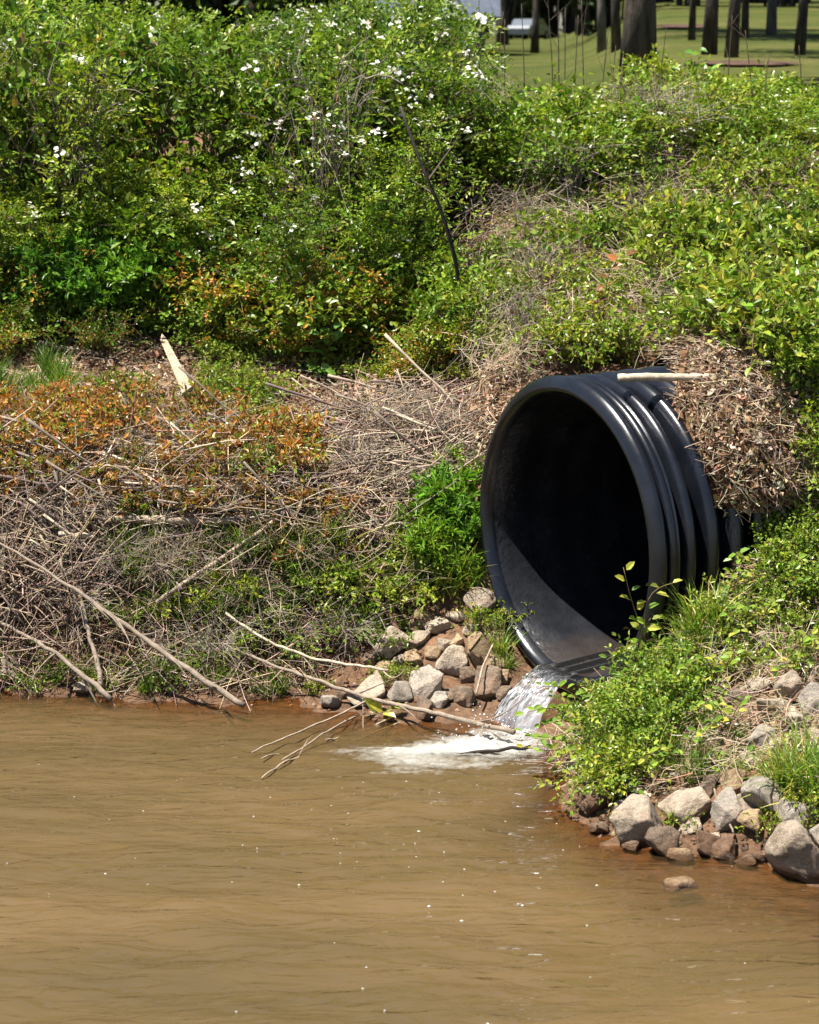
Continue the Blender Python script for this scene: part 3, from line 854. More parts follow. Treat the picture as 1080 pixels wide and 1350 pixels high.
stick('fallen_branch', 'pale grey log lying level across the debris shelf of the left bank', [(128, 684), (180, 683), (240, 687), (300, 686), (356, 682)], 12, 9, 'pale', .10, 'log', DR)
stick('fallen_branch', 'long pale branch slanting from the tangle down into the river', [(-20, 706), (60, 752), (120, 792), (200, 850), (262, 893), (322, 930)], 3, 9, 'grey', .16, 'branch', DR, 9)
stick('fallen_branch', 'shorter pale branch slanting into the river by the white rock', [(-12, 812), (65, 856), (112, 892), (146, 922)], 4, 8, 'grey', .12, 'branch', DR, 4)
stick('fallen_branch', 'thin upright stick joining the shorter slanting branch at the waterline', [(104, 770), (116, 830), (128, 872), (134, 905)], 4, 7, 'grey', .12, 'branch', DR, 3)
stick('fallen_branch', 'straight grey stick rising towards the pipe over grassy cut bank', [(206, 795), (250, 764), (300, 731), (350, 696), (400, 655)], 7, 5, 'pale', .12, 'branch', DR)
stick('fallen_branch', 'thin curved whitish branch above the waterline left of the rocks', [(298, 808), (340, 838), (390, 862), (450, 876), (512, 884)], 4, 4, 'bleach', .14, 'branch', DR, 2)
stick('fallen_branch', 'long dark tipped branch reaching over the water to the outfall', [(290, 848), (345, 872), (400, 892), (470, 915), (540, 933), (610, 950), (678, 966)], 4, 7, 'grey', .1, 'branch', DR, 3, depths=[10.2, 10.1, 10.0, 9.85, 9.65, 9.45, 9.3])
stick('fallen_branch', 'black wet stick lying across the white foam', [(452, 995), (500, 997), (560, 996), (625, 993), (700, 984)], 4, 5, 'dark', .1, 'branch', DR, 0, depths=[9.18, 9.18, 9.16, 9.16, 9.15])
for k_, q_ in enumerate(([(332, 992), (380, 970), (430, 950), (490, 922)], [(345, 1026), (375, 1004), (420, 992), (480, 972), (545, 945)], [(372, 1002), (430, 965), (470, 945)], [(430, 975), (470, 968), (530, 940)], [(345, 1000), (400, 985), (450, 955)])):
    ys = [PZ(q_[0][0], q_[0][1], .01)[1] + .0] + list(np.linspace(9.55, 9.72, len(q_) - 1))
    ys = list(np.linspace(ys[0], 9.75, len(q_)))
    stick('dry_twig', 'thin dry twig trailing in the river from the long dark tipped branch', q_, 2.2, 3, 'pale', .1, 'twig', 'twigs trailing in the water', 1, depths=ys, sides=5)
stick('cut_stick', 'cut pole with pale bark resting across the top of the pipe', [(815, 498), (870, 497), (920, 498), (958, 496)], 11, 11, 'bleach', .1, 'stick', None, depths=[9.64, 9.66, 9.68, 9.69], wob=.002, sides=12)
stick('fallen_branch', 'reddish brown stick propped on the pipe in the leaf debris', [(904, 584), (914, 562), (924, 538), (931, 518)], 6, 7, 'red', .05, 'stick', None, depths=[9.72, 9.76, 9.8, 9.86])
stick('fallen_branch', 'thin pale twig lying slantwise on the leaf debris over the pipe', [(926, 518), (960, 545), (990, 566), (1019, 583)], 4, 5, 'grey', .06, 'twig', None, 2)
stick('fallen_branch', 'short whitish stick poking up behind the pole on the pipe', [(913, 456), (920, 474), (925, 492)], 5, 5, 'bleach', .04, 'stick')
stick('fallen_branch', 'short whitish splinter leaning by the debris over the pipe', [(932, 476), (938, 488), (943, 500)], 4, 5, 'bleach', .04, 'stick')
stick('fallen_branch', 'thin bent twig arching in front of the pipe side below the debris', [(910, 686), (925, 668), (945, 657), (972, 652)], 2.5, 2, 'pale', .12, 'twig')
stick('fallen_branch', 'thin twig by the pipe side above the grass clump', [(926, 706), (936, 720), (948, 745)], 2.5, 2, 'pale', .1, 'twig')
stick('fallen_branch', 'pale stick lying under the shrubs at the edge of the shelf', [(-5, 438), (30, 448), (75, 456), (137, 468)], 5, 7, 'pale', .06, 'branch', DR, 2)
stick('fallen_branch', 'brown stick crossing the pale stick under the shrubs', [(152, 434), (120, 458), (72, 492)], 6, 5, 'brown', .06, 'branch', DR)
stick('fallen_branch', 'forked curved dead branch on the shelf beside the grass', [(4, 522), (22, 505), (40, 494), (62, 494)], 4, 7, 'grey', .06, 'branch', DR, 2)
stick('fallen_branch', 'thin pale stick leaning over bronze seedlings near the shrubs', [(50, 482), (72, 515), (97, 562)], 3, 4, 'bleach', .1, 'branch', DR)
stick('fallen_branch', 'tan split stick standing in the brush pile', [(470, 486), (484, 512), (500, 545)], 9, 8, 'tan', .08, 'stick', DR)
stick('fallen_branch', 'upright tan stick in the brush pile crossing the split one', [(496, 488), (493, 525), (489, 562)], 6, 6, 'tan', .12, 'stick', DR)
stick('fallen_branch', 'pale leaning stick in the brush pile', [(514, 514), (502, 540), (486, 566)], 5, 4, 'bleach', .12, 'stick', DR)
stick('fallen_branch', 'short orange stub at the top of the brush pile', [(498, 492), (515, 498), (530, 504)], 6, 8, 'tan', .1, 'stick', DR)
stick('fallen_branch', 'long curved pale cane lying over bronze seedlings', [(45, 602), (110, 596), (160, 602), (200, 632), (212, 652)], 3.5, 2.5, 'bleach', .12, 'branch', DR)
stick('fallen_branch', 'pale cane arched below the long curved one', [(60, 640), (95, 618), (150, 612), (190, 640)], 3, 2.5, 'pale', .14, 'branch', DR)
stick('fallen_branch', 'brown root like branch leaning down to the cream rocks', [(448, 728), (478, 768), (505, 800), (532, 838)], 8, 6, 'brown', .06, 'branch', DR, 3)
stick('fallen_branch', 'flat broken piece of pale wood on the shelf below the log', [(78, 704), (100, 707), (126, 706)], 9, 8, 'bleach', .12, 'wood', DR)
stick('fallen_branch', 'thin grey cane standing before the thicket', [(440, 352), (458, 385), (470, 420), (484, 474)], 3, 4, 'purple', .05, 'branch')
stick('fallen_branch', 'pale stick resting high in the thicket front', [(250, 386), (285, 372), (322, 354)], 3.5, 3, 'pale', .1, 'branch')
stick('fallen_branch', 'long grey cane arching down the dry slope behind the pipe', [(668, 262), (692, 300), (718, 352), (742, 405), (765, 468)], 3, 3.5, 'purple', .06, 'branch')
stick('fallen_branch', 'thin tan cane on the dry slope behind the pipe', [(798, 300), (788, 350), (775, 410), (768, 440)], 2.5, 2.5, 'pale', .05, 'branch')
stick('wood_splinter', 'pale wood splinter on the big wedge rock of the right bank', [(826, 1031), (840, 1041), (858, 1051)], 9, 4, 'bleach', .07, 'wood')
stick('fallen_branch', 'dry stalk lying across leaves near the round brown stone', [(900, 950), (945, 955), (992, 957)], 3, 3, 'bleach', .05, 'twig')
stick('fallen_branch', 'bent stalk over the rocks by the long grass clump', [(905, 985), (950, 972), (1000, 985)], 3, 2, 'pale', .08, 'twig')
stick('fallen_branch', 'thin twig hanging over the grey blocky rock', [(942, 1040), (952, 1068), (967, 1098)], 3, 3, 'grey', .05, 'twig')
stick('fallen_branch', 'brown twig crossing the pile of rocks at the right edge', [(1062, 905), (1046, 922), (1028, 948)], 3, 3, 'brown', .1, 'twig')
stick('fallen_branch', 'pale twig leaning by the small rocks under the pipe rim', [(650, 850), (636, 880), (628, 915)], 3, 3, 'pale', .12, 'twig')
# bleached plank
def plank():
    a = hit(np.array([216.]), np.array([456.]))[0]; b_ = hit(np.array([252.]), np.array([530.]))[0]
    a += np.array([0, -.08, .06]); b_ += np.array([0, -.15, .08])
    d = unit(b_ - a); L = np.linalg.norm(b_ - a); side = unit(np.cross(d, np.array([0, -1, .5]))); n = np.cross(side, d)
    if n[1] > 0: n = -n
    V = []; K = 14
    for k in range(K):
        t = k / (K - 1); w = .028 * (.55 + .6 * t) * (1 + .15 * vnoise(np.array([[t * 9, 3.]]))[0]); h = .011
        if k == 0: w *= .5
        c = a + d * L * t
        for sx, sz in ((-1, -1), (1, -1), (1, 1), (-1, 1)):
            V.append(c + side * w * sx + n * h * sz + d * (.02 * sx if k in (0, K - 1) else 0))
    V = np.array(V); f = []
    for k in range(K - 1):
        for j in range(4): f.append([k * 4 + j, k * 4 + (j + 1) % 4, k * 4 + 4 + (j + 1) % 4, k * 4 + 4 + j])
    f += [[3, 2, 1, 0], [K * 4 - 4, K * 4 - 3, K * 4 - 2, K * 4 - 1]]
    o = link('wood_plank', mesh_np('wood_plank', V - b_, [np.array(f)], col=np.tile([[.36, .28, .20]], (len(V), 1))), M['twig'], label='bleached split plank lying on the dry shelf below the thicket', cat='plank')
    o.location = b_
plank()

# ------------------------------------------------------------------ sampling regions given as photo polygons
MS0, MS1, MT0, MT1 = .26, 1.15, R(14), R(104)
def mat_surface(s, th):
    e0 = .32 + .10 * np.clip((R(42) - th) / R(26), 0, 1) + .32 * np.clip((th - R(48)) / R(45), 0, 1) ** 1.3 + .05 * vnoise(np.stack([th * 9, 0 * th], -1), 5)
    k = np.clip((s - e0) / .16, 0, 1); k = np.sqrt(k)
    kb = np.clip((th - MT0) / R(7), 0, 1) ** .5
    q_ = np.stack([s * 6, th * 4], -1)
    r_ = .58 + .11 * np.clip(k * 3.5, 0, 1) + (.035 + .105 * k + .035 * fbm(q_, 3, 44) + .02 * fbm(q_ * 4, 2, 46)) * k * kb
    p = PC + s[..., None] * PA + r_[..., None] * (np.cos(th)[..., None] * PL + np.sin(th)[..., None] * PU)
    nm = np.cos(th)[..., None] * PL + np.sin(th)[..., None] * PU
    return p, nm, k * kb
_s, _t = np.meshgrid(np.linspace(MS0, MS1, 60), np.linspace(MT0, MT1, 70))
_p, _n, _k = mat_surface(_s, _t)
link('debris_mound', mesh_np('debris_mound', _p.reshape(-1, 3), [grid_faces(70, 60)], smooth=True), M['soil'], kind='structure')
def in_poly(px, py, poly):
    r = np.zeros(px.shape, bool); n = len(poly)
    for i in range(n):
        x1, y1 = poly[i]; x2, y2 = poly[(i + 1) % n]
        c = ((y1 > py) != (y2 > py)) & (px < (x2 - x1) * (py - y1) / (y2 - y1 + 1e-9) + x1)
        r ^= c
    return r
def sample(poly, n, r=None):
    r = r or rng
    if poly == 'mat':
        s = r.uniform(MS0, MS1, n * 3); th = r.uniform(MT0, MT1, n * 3); p, nm, k = mat_surface(s, th)
        p = p[k > .04][:n]; return p, p[:, :2]
    P = np.array(poly); lo = P.min(0); hi = P.max(0); out = np.zeros((0, 2))
    while len(out) < n:
        q = r.uniform(lo, hi, (n * 2, 2)); out = np.concatenate([out, q[in_poly(q[:, 0], q[:, 1], poly)]])
    out = out[:n]
    return hit(out[:, 0], out[:, 1]), out
def radial(p):
    q = p - PC; return unit(q - (q @ PA)[:, None] * PA)
def free_of_pipe(p, rad=.72, s0=-.1, s1=.62):
    q = p - PC; s = q @ PA; rr = np.linalg.norm(q - s[:, None] * PA, axis=1)
    return ~((s > s0) & (s < s1) & (rr < rad))

TANGLE = [(-60, 575), (120, 575), (300, 570), (420, 540), (560, 520), (640, 560), (610, 660), (520, 740), (430, 700), (300, 700), (180, 700), (120, 800), (-60, 830)]
SHELF = [(-60, 470), (150, 450), (400, 470), (600, 480), (720, 492), (680, 540), (640, 620), (560, 660), (300, 660), (-60, 620)]
MAT = [(905, 500), (940, 478), (1000, 485), (1040, 520), (1085, 560), (1090, 640), (1050, 680), (990, 640), (930, 640), (902, 610)]
SLOPE = [(620, 250), (760, 225), (900, 225), (1120, 215), (1120, 490), (930, 485), (900, 470), (760, 480), (660, 510), (610, 470)]
CUT = [(-60, 700), (440, 690), (560, 720), (590, 780), (500, 800), (450, 850), (410, 925), (300, 922), (-60, 905)]
RBANK = [(905, 800), (960, 730), (1000, 680), (1110, 660), (1110, 1060), (1010, 1010), (930, 1040), (800, 1060), (735, 1020), (720, 985), (800, 900), (850, 850)]

MARKS = {
 'honeysuckle mounds on the slope': [(690, 440, 'near the grey arching cane'), (790, 440, 'just above the pipe crown'), (850, 320, 'beside the bare brush'), (1000, 430, 'above the leaf debris'), (1040, 280, 'below the brow hummocks'), (690, 300, 'by the leaning sapling gap'), (930, 370, 'in the open middle')],
 'wild rose shrubs': [(60, 200, 'behind the bright herb clumps'), (250, 120, 'behind the heart leaved shrubs'), (430, 250, 'behind the russet brambles'), (480, 60, 'before the house porch'), (580, 250, 'around the leaning sapling'), (660, 120, 'before the parked car'), (820, 150, 'below the big lawn tree'), (1000, 140, 'below the mulch beds')],
 'bronze seedlings on the shelf': [(40, 600, 'by the lichen rock'), (230, 590, 'below the bleached plank'), (150, 665, 'along the pale log'), (320, 630, 'towards the brush pile')],
 'cut bank grass tufts': [(150, 760, 'by the long slanting branch'), (290, 740, 'under the straight grey stick'), (400, 800, 'by the curved whitish branch'), (510, 790, 'above the pale rocks')],
 'brush sticks on the left bank': [(60, 640, 'among the bronze seedlings'), (60, 770, 'fanning down to the river'), (330, 650, 'past the pale log'), (430, 600, 'in the open brush pile'), (580, 580, 'near the pipe')],
 'honeysuckle mounds above debris': [(950, 450, 'at its edge'), (1050, 480, 'on its upper side'), (1000, 360, 'further up the slope'), (1080, 380, 'below the bramble hummocks')],
 'brambles over the splash': [(780, 1000, 'at the water'), (820, 940, 'by the falling water'), (880, 960, 'near the round brown stone'), (830, 1020, 'above the big wedge rock')],
 'trailing plants on right bank': [(930, 830, 'at the tall grass clump'), (1040, 740, 'below the debris'), (1010, 850, 'around the lone bluish rock'), (1070, 870, 'above the round pale rock'), (890, 920, 'above the splash brambles')],
}
def marked(label, group, p):
    if group not in MARKS: return label
    v = np.asarray(p) - CAM; f = v[1] * math.cos(PITCH) - v[2] * math.sin(PITCH)
    px = 540 + FPX * v[0] / f; py = 675 - FPX * (v[1] * math.sin(PITCH) + v[2] * math.cos(PITCH)) / f
    return label + ', ' + min(MARKS[group], key=lambda q: (q[0] - px) ** 2 + (q[1] - py) ** 2)[2]

# dry brush sticks of the tangle: single things
stick_me = []
for k in range(10):
    t = np.linspace(0, 1, 9)
    L = np.stack([t - .5, .06 * fbm(np.stack([t * 2.5, np.full(9, k * 3.1)], -1), 2, 5), .05 * np.sin(t * 3.1) * random.uniform(-1, 1) + .05 * fbm(np.stack([t * 3, np.full(9, k * 5.7)], -1), 2, 6)], -1)
    ps = [tubes(L[None], (.009 * (1.05 - .7 * t))[None], 6)]
    for q in range(random.randint(0, 3)):
        i = random.randint(2, 6); d = unit(np.array([1, random.gauss(0, .6), random.gauss(0, .6)])); tp = np.linspace(0, 1, 5)[:, None]
        ps.append(tubes((L[i] + d * random.uniform(.1, .3) * tp)[None], (.005 * (1.1 - tp[:, 0]))[None], 5))
    v, f, c = merge([(a, b, np.tile(np.array(WOODC[['pale', 'grey', 'grey', 'bleach', 'purple'][k % 5]]), (len(a), 1))) for a, b in ps])
    me = mesh_np('brush_stick', v, f, col=c, smooth=True); me.materials.append(M['twig']); stick_me.append(me)
def lay(o, p, d, n, roll=0):
    d = unit(d); n = unit(n - d * (n @ d)); s_ = np.cross(n, d)
    m = Matrix((( d[0], s_[0], n[0]), (d[1], s_[1], n[1]), (d[2], s_[2], n[2]))).to_4x4()
    o.rotation_euler = m.to_euler()
    o.location = p
P, pp = sample(TANGLE, 280)
nn = nrm_at(P[:, 0], P[:, 1])
for i in range(len(P)):
    a = random.gauss(0, .35) if (pp[i, 0] > 200 or pp[i, 1] < 690) else random.gauss(.8, .3)      # at the left end the canes fan down to the river
    d = np.array([math.cos(a), -.25 * abs(math.sin(a)), -math.sin(a) * .9])
    L = random.uniform(.3, .75) if i % 3 else random.uniform(.7, 1.15)
    if pp[i, 0] <= 200 and pp[i, 1] >= 690: L = min(L, .6)
    o = link('brush_stick', stick_me[i % 10], label=marked('bare grey brush stick on the left bank', 'brush sticks on the left bank', P[i]), cat='stick', group='brush sticks on the left bank')
    n0 = nn[i] * .6 + np.array([0, -.5, .3])
    lay(o, P[i] + unit(n0) * random.uniform(.02, .13), d + .15 * nn[i] * random.gauss(0, 1), n0)
    w_ = random.uniform(.3, .75); o.scale = (L, max(L * .9, w_), max(L * .8, w_) * random.uniform(.8, 1.2))

# fine twig litter, dead leaves and straw: beyond counting
def twig_litter(name, spec, label, mat='twig', sides=4):
    parts = []
    for poly, n, lmin, lmax, rmin, rmax, lift, cols, horiz in spec:
        p, pp = sample(poly, n)
        ok = free_of_pipe(p, .75, -.3, 1.4) | (poly == 'mat'); p = p[ok]; n = len(p)
        if name == 'twig_litter':
            ok = p[:, 2] > -.005; p = p[ok]; n = len(p)
        nm = unit(nrm_at(p[:, 0], p[:, 1]) + np.array([0, -.35, .1])) if poly != 'mat' else radial(p)
        d = rng.normal(size=(n, 3)) * np.array([1, .7, horiz]); d = d - nm * (d * nm).sum(1, keepdims=True) * .8
        d = unit(d)
        L = rng.uniform(lmin, lmax, n) * rng.uniform(.5, 1, n)
        t = np.linspace(-.5, .5, 4)[None, :, None]
        bend = unit(rng.normal(size=(n, 3)))
        pts = p[:, None] + nm[:, None] * (rng.random(n) ** 1.6 * lift + .004)[:, None, None] + d[:, None] * L[:, None, None] * t + bend[:, None] * (L * rng.uniform(0, .32, n))[:, None, None] * (t ** 2 * 4 - .4)
        r0 = rng.uniform(rmin, rmax, n)
        rad = r0[:, None] * np.array([1, .9, .75, .4])[None]
        v, f = tubes(pts, rad, sides, cap=False)
        c = np.repeat(pal(n, cols, .2), 4 * sides, axis=0)
        parts.append((v, f, c))
    v, f, c = merge(parts)
    return link(name, mesh_np(name, v, f, col=c, smooth=True), M[mat], kind='stuff', label=label, cat='litter')
TW = [(.40, .31, .225), (.30, .23, .17), (.21, .15, .11), (.48, .375, .26), (.15, .095, .065)]
ST = [(.44, .34, .22), (.36, .27, .17), (.27, .19, .12), (.5, .42, .30)]
twig_litter('twig_litter', [(TANGLE, 2900, .12, .6, .0012, .0046, .16, TW, .75), (SHELF, 2200, .08, .35, .001, .003, .06, TW + ST, .4),
                            (CUT, 1700, .1, .5, .001, .003, .16, TW + [(.12, .08, .05)], 1.1)], 'grey dry twigs and straw matted over the left bank')
twig_litter('straw_litter', [(MAT, 900, .06, .28, .0008, .003, .09, ST + TW, .6), ('mat', 2400, .05, .24, .0008, .0026, .07, ST + TW, .6), (SLOPE, 7500, .08, .40, .0008, .0022, .2, ST + TW, .8), (RBANK, 2600, .06, .3, .0008, .002, .09, ST, .6)],
            'dry straw and stalks over the slope and around the pipe', 'dead')
def leaf_litter():
    parts = []
    for poly, n, lift in ((MAT, 3600, .09), ('mat', 5200, .06), (SHELF, 8500, .05), (TANGLE, 2000, .06), (SLOPE, 1200, .03), (RBANK, 350, .02), (CUT, 300, .02)):
        p, _ = sample(poly, n); p = p[free_of_pipe(p, .75, -.3, 1.4) | (poly == 'mat')]; n = len(p)
        nm = unit(nrm_at(p[:, 0], p[:, 1]) + np.array([0, -.3, .1])) if poly != 'mat' else radial(p)
        d = rng.normal(size=(n, 3)); n2 = unit(nm + .75 * rng.normal(size=(n, 3))); d = unit(d - n2 * (d * n2).sum(1, keepdims=True))
        p = p + nm * (rng.random(n) ** 1.4 * lift + .006)[:, None]
        L = rng.uniform(.010, .030, n) * np.where(rng.random(n) < .12, 1.8, 1)
        v, f, c = leafset(p, d, n2, L, L * rng.uniform(.35, .8, n), pal(n, [(.34, .22, .13), (.26, .15, .085), (.40, .29, .185), (.17, .095, .055), (.46, .37, .27)], .25), T_OVAL)
        v = v + .0045 * rng.normal(size=v.shape)
        parts.append((v, f, c))
    v, f, c = merge(parts)
    return mesh_np('leaf_litter', v, f, col=c)
link('leaf_litter', leaf_litter(), M['dead'], kind='stuff', label='brown dead leaves heaped over the pipe and across the bank', cat='litter')

# ------------------------------------------------------------------ plants
GREENS = [(.11, .18, .022), (.15, .225, .03), (.068, .12, .018), (.19, .25, .036)]
YGREENS = [(.185, .24, .035), (.235, .265, .045), (.13, .19, .028), (.24, .245, .048)]
def canes(r, n, Rr, H, K=8):
    a = r.uniform(0, 2 * math.pi, n); reach = Rr * np.sqrt(r.uniform(.02, 1, n)); h = H * r.uniform(.55, 1.0, n)
    t = np.linspace(0, 1, K)[None, :]
    b = r.normal(size=(n, 2)) * .10 * Rr
    out = t ** 1.5 * reach[:, None]
    x = b[:, :1] + out * np.cos(a)[:, None]; y = b[:, 1:] + out * np.sin(a)[:, None]
    z = h[:, None] * np.sin(t * r.uniform(1.35, 2.1, n)[:, None])
    P = np.stack([x, y, z], -1)
    P[:, 1:] += r.normal(size=(n, K - 1, 3)) * .018
    return P
def shrub_parts(seed, Rr, H, ncane, ntwig, nleaf, leaf, cols, w=None, tw=(.1, .28), fwd=.5, up=.55, compound=0, tmpl=T_DIAMOND, aspect=.55, tmin=.2, stemcol=(.10, .075, .05), crad=.005):
    r = np.random.default_rng(seed)
    C = canes(r, ncane, Rr, H)
    K = C.shape[1]
    rad = crad * r.uniform(.6, 1.2, ncane)[:, None] * np.linspace(1.1, .35, K)[None]
    v1, f1 = tubes(C, rad, 5, cap=False)
    ci = r.integers(0, ncane, ntwig); tt = tmin + (1 - tmin) * r.random(ntwig) ** .8
    x = tt * (K - 1); i = np.minimum(x.astype(int), K - 2); u = (x - i)[:, None]
    S = C[ci, i] * (1 - u) + C[ci, i + 1] * u
    td = unit(C[ci, i + 1] - C[ci, i])
    d = unit(td * fwd + r.normal(size=(ntwig, 3)) * .7 + np.array([0, 0, .35]) + unit(S * np.array([1, 1, .2])) * .45)
    L = r.uniform(*tw, ntwig)
    kt = np.linspace(0, 1, 4)[None, :, None]
    sag = np.array([0, 0, -.25])
    TP = S[:, None] + d[:, None] * L[:, None, None] * kt + sag * (L[:, None, None] * kt ** 2) * r.uniform(0, 1.2, ntwig)[:, None, None]
    v2, f2 = tubes(TP, np.full((ntwig, 1), .0017) * np.array([1, .8, .6, .4])[None], 3, cap=False)
    vs, fs, cs = merge([(v1, f1, np.tile(stemcol, (len(v1), 1))), (v2, f2, np.tile(np.array(stemcol) * 1.3, (len(v2), 1)))])
    # leaves
    tl = .2 + .88 * r.random((ntwig, nleaf)) ** .6
    pos = S[:, None] + d[:, None] * (L[:, None] * tl)[..., None] + sag * (L[:, None] * tl ** 2)[..., None] * .6
    pos = pos.reshape(-1, 3); n = len(pos)
    ld = unit(np.repeat(d, nleaf, 0) * .5 + r.normal(size=(n, 3)) * .8 + np.array([0, 0, .05]))
    nm = unit(np.array([0, -.12, 1.0]) * up + r.normal(size=(n, 3)) * .42)
    lcol = pal(n, cols, .16, w, r)
    tip = np.repeat(lcol, 1, 0)
    if compound:
        sz = leaf * r.uniform(.65, 1.15, n)
        ld = unit(ld - nm * (ld * nm).sum(1, keepdims=True) * .7); c = unit(np.cross(nm, ld))
        parts = []
        rach = sz * (1.0 + .55 * (compound // 2))
        for k in range(compound):
            if k == compound - 1: off = rach; dd = ld; ls = sz
            else:
                row = k // 2; sg = 1 if k % 2 else -1
                off = rach * (.3 + .62 * row / max(1, compound // 2)); dd = unit(ld * .55 + c * sg); ls = sz * (.72 + .1 * row)
            parts.append(leafset(pos + ld * off[:, None], dd, nm + .15 * r.normal(size=(n, 3)), ls, ls * aspect, lcol * (1 + .1 * r.normal(size=(n, 1))).clip(.7, 1.3), tmpl))
        vl, fl, cl = merge(parts)
    else:
        sz = leaf * r.uniform(.55, 1.2, n)
        vl, fl, cl = leafset(pos, ld, nm, sz, sz * aspect * r.uniform(.85, 1.15, n), lcol, tmpl); fl = [fl]
    return mesh_np('stems', vs, fs, col=cs), mesh_np('foliage', vl, fl, col=cl), C

def blades(seed, n, h, spread, cols, wid=.005, droop=.5, K=5):
    r = np.random.default_rng(seed)
    a = r.uniform(0, 2 * math.pi, n); lean = np.abs(r.normal(0, spread, n)); L = h * r.uniform(.45, 1.05, n)
    b = np.concatenate([r.normal(0, .22 * h, (n, 2)) * .5, np.zeros((n, 1))], 1)
    t = np.linspace(0, 1, K)
    ang = lean[:, None] + droop * r.uniform(.4, 1.6, n)[:, None] * t[None] ** 1.6
    step = L[:, None] / (K - 1)
    rr = np.cumsum(np.sin(ang) * step, 1) - np.sin(ang[:, :1]) * step; zz = np.cumsum(np.cos(ang) * step, 1) - np.cos(ang[:, :1]) * step
    cx = np.stack([rr * np.cos(a)[:, None], rr * np.sin(a)[:, None], zz], -1) + b[:, None]
    a2 = a + r.normal(0, .8, n)
    sd = np.stack([-np.sin(a2), np.cos(a2), np.zeros(n)], -1)
    w = wid * r.uniform(.5, 1.2, n)[:, None] * np.array([.55, 1, .9, .6, .06])[None]
    v = np.stack([cx - sd[:, None] * w[..., None], cx + sd[:, None] * w[..., None]], 2)      # n,K,2,3
    base = (np.arange(n) * K * 2)[:, None] + (np.arange(K - 1) * 2)[None]
    f = np.stack([base, base + 1, base + 3, base + 2], -1).reshape(-1, 4)
    c = np.repeat(pal(n, cols, .18, None, r), K * 2, 0)
    return mesh_np('blades', v.reshape(-1, 3), [f], col=c)

def flower_me(seed, nb):
    r = np.random.default_rng(seed); parts = []
    for b in range(nb):
        c = r.normal(size=3) * np.array([.026, .026, .014]) + np.array([0, 0, .01]); ax_ = unit(np.array([r.normal() * .5, -.5 + r.normal() * .4, .9]))
        e1 = unit(np.cross(ax_, np.array([1, .2, 0]))); e2 = np.cross(ax_, e1)
        an = np.arange(5) * 2 * math.pi / 5 + r.random()
        d = np.cos(an)[:, None] * e1 + np.sin(an)[:, None] * e2 + ax_ * .25
        s_ = r.uniform(.010, .0145)
        parts.append(leafset(np.tile(c, (5, 1)), d, np.tile(ax_, (5, 1)), s_, s_ * 1.0, np.tile([.60, .59, .54], (5, 1)), T_OVAL))
        parts.append(leafset(np.tile(c + ax_ * .003, (3, 1)), np.cos(an[:3])[:, None] * e1 + np.sin(an[:3])[:, None] * e2, np.tile(ax_, (3, 1)), .003, .003, np.tile([.7, .55, .12], (3, 1)), T_DIAMOND))
    v, f, c = merge([(a, [b], d) for a, b, d in parts])
    return mesh_np('flower_cluster', v, f, col=c)

PROTO = {}
def proto(kind, n, fn):
    PROTO[kind] = [fn(k) for k in range(n)]
proto('lance', 3, lambda k: shrub_parts(170 + k, .24, .42, 30, 120, 8, .10, [(.12, .22, .03), (.16, .27, .04), (.09, .17, .022)], tmpl=T_OVAL, aspect=.2, tw=(.05, .14), tmin=.25, stemcol=(.1, .16, .04), crad=.003, up=.35))
RED = [(.16, .06, .03), (.20, .10, .05)]
proto('rose', 5, lambda k: shrub_parts(100 + k, .52, 1.15, 26, 230, 5, (.030, .041, .050, .036, .046)[k], GREENS + [(.21, .26, .04)], compound=5, tmin=.22))
proto('rose_red', 2, lambda k: shrub_parts(120 + k, .5, 1.15, 26, 230, 5, .041, GREENS + YGREENS[:2] + RED[:1], compound=5, tmin=.22))
proto('heart', 3, lambda k: shrub_parts(140 + k, .40, 1.0, 16, 170, 7, .046, GREENS + [(.16, .24, .05), (.19, .11, .05)], tmpl=T_HEART, aspect=.82, up=.35, w=[.2, .24, .15, .17, .16, .08]))
proto('herb', 3, lambda k: shrub_parts(160 + k, .26, .48, 34, 210, 8, .055, [(.09, .19, .025), (.12, .23, .035), (.07, .15, .02)], tmpl=T_OVAL, aspect=.36, tw=(.05, .14), tmin=.3, stemcol=(.08, .14, .03), crad=.003))
proto('bronze', 4, lambda k: shrub_parts(180 + k, .17, .20, 20, 56, 6, .033, [(.34, .135, .045), (.24, .09, .04), (.36, .20, .065), (.24, .19, .04), (.13, .18, .03), (.30, .23, .15)], w=[.26, .16, .16, .14, .18, .10], tmpl=T_OVAL, aspect=.42, tw=(.04, .1), tmin=.3, stemcol=(.2, .09, .04), crad=.002))
proto('honey', 4, lambda k: shrub_parts(200 + k, .34, .24, 34, 130, 6, .042, YGREENS + GREENS[:2], tmpl=T_OVAL, aspect=.5, tw=(.05, .18), tmin=.25, stemcol=(.16, .11, .07), crad=.0025))
proto('bramble', 4, lambda k: shrub_parts(220 + k, .32, .34, 20, 80, 6, .040, GREENS + YGREENS[:3], compound=3, tmpl=T_OVAL, aspect=.6, tw=(.06, .2), tmin=.2, stemcol=(.16, .13, .05), crad=.0028))
proto('russet', 3, lambda k: shrub_parts(240 + k, .34, .42, 20, 130, 6, .034, GREENS + [(.28, .12, .04), (.34, .2, .05)], compound=3, tmpl=T_OVAL, aspect=.6, tw=(.06, .2), tmin=.2, stemcol=(.18, .10, .06), crad=.0028))
proto('bare', 3, lambda k: shrub_parts(260 + k, .38, .5, 34, 160, 1, .022, [(.24, .16, .09), (.12, .16, .03)], tw=(.08, .25), tmin=.2, stemcol=(.24, .20, .17), crad=.003))
proto('grass', 4, lambda k: blades(300 + k, 110, .26, .38, [(.10, .18, .025), (.14, .21, .035), (.2, .22, .06), (.07, .13, .02)], .0032))
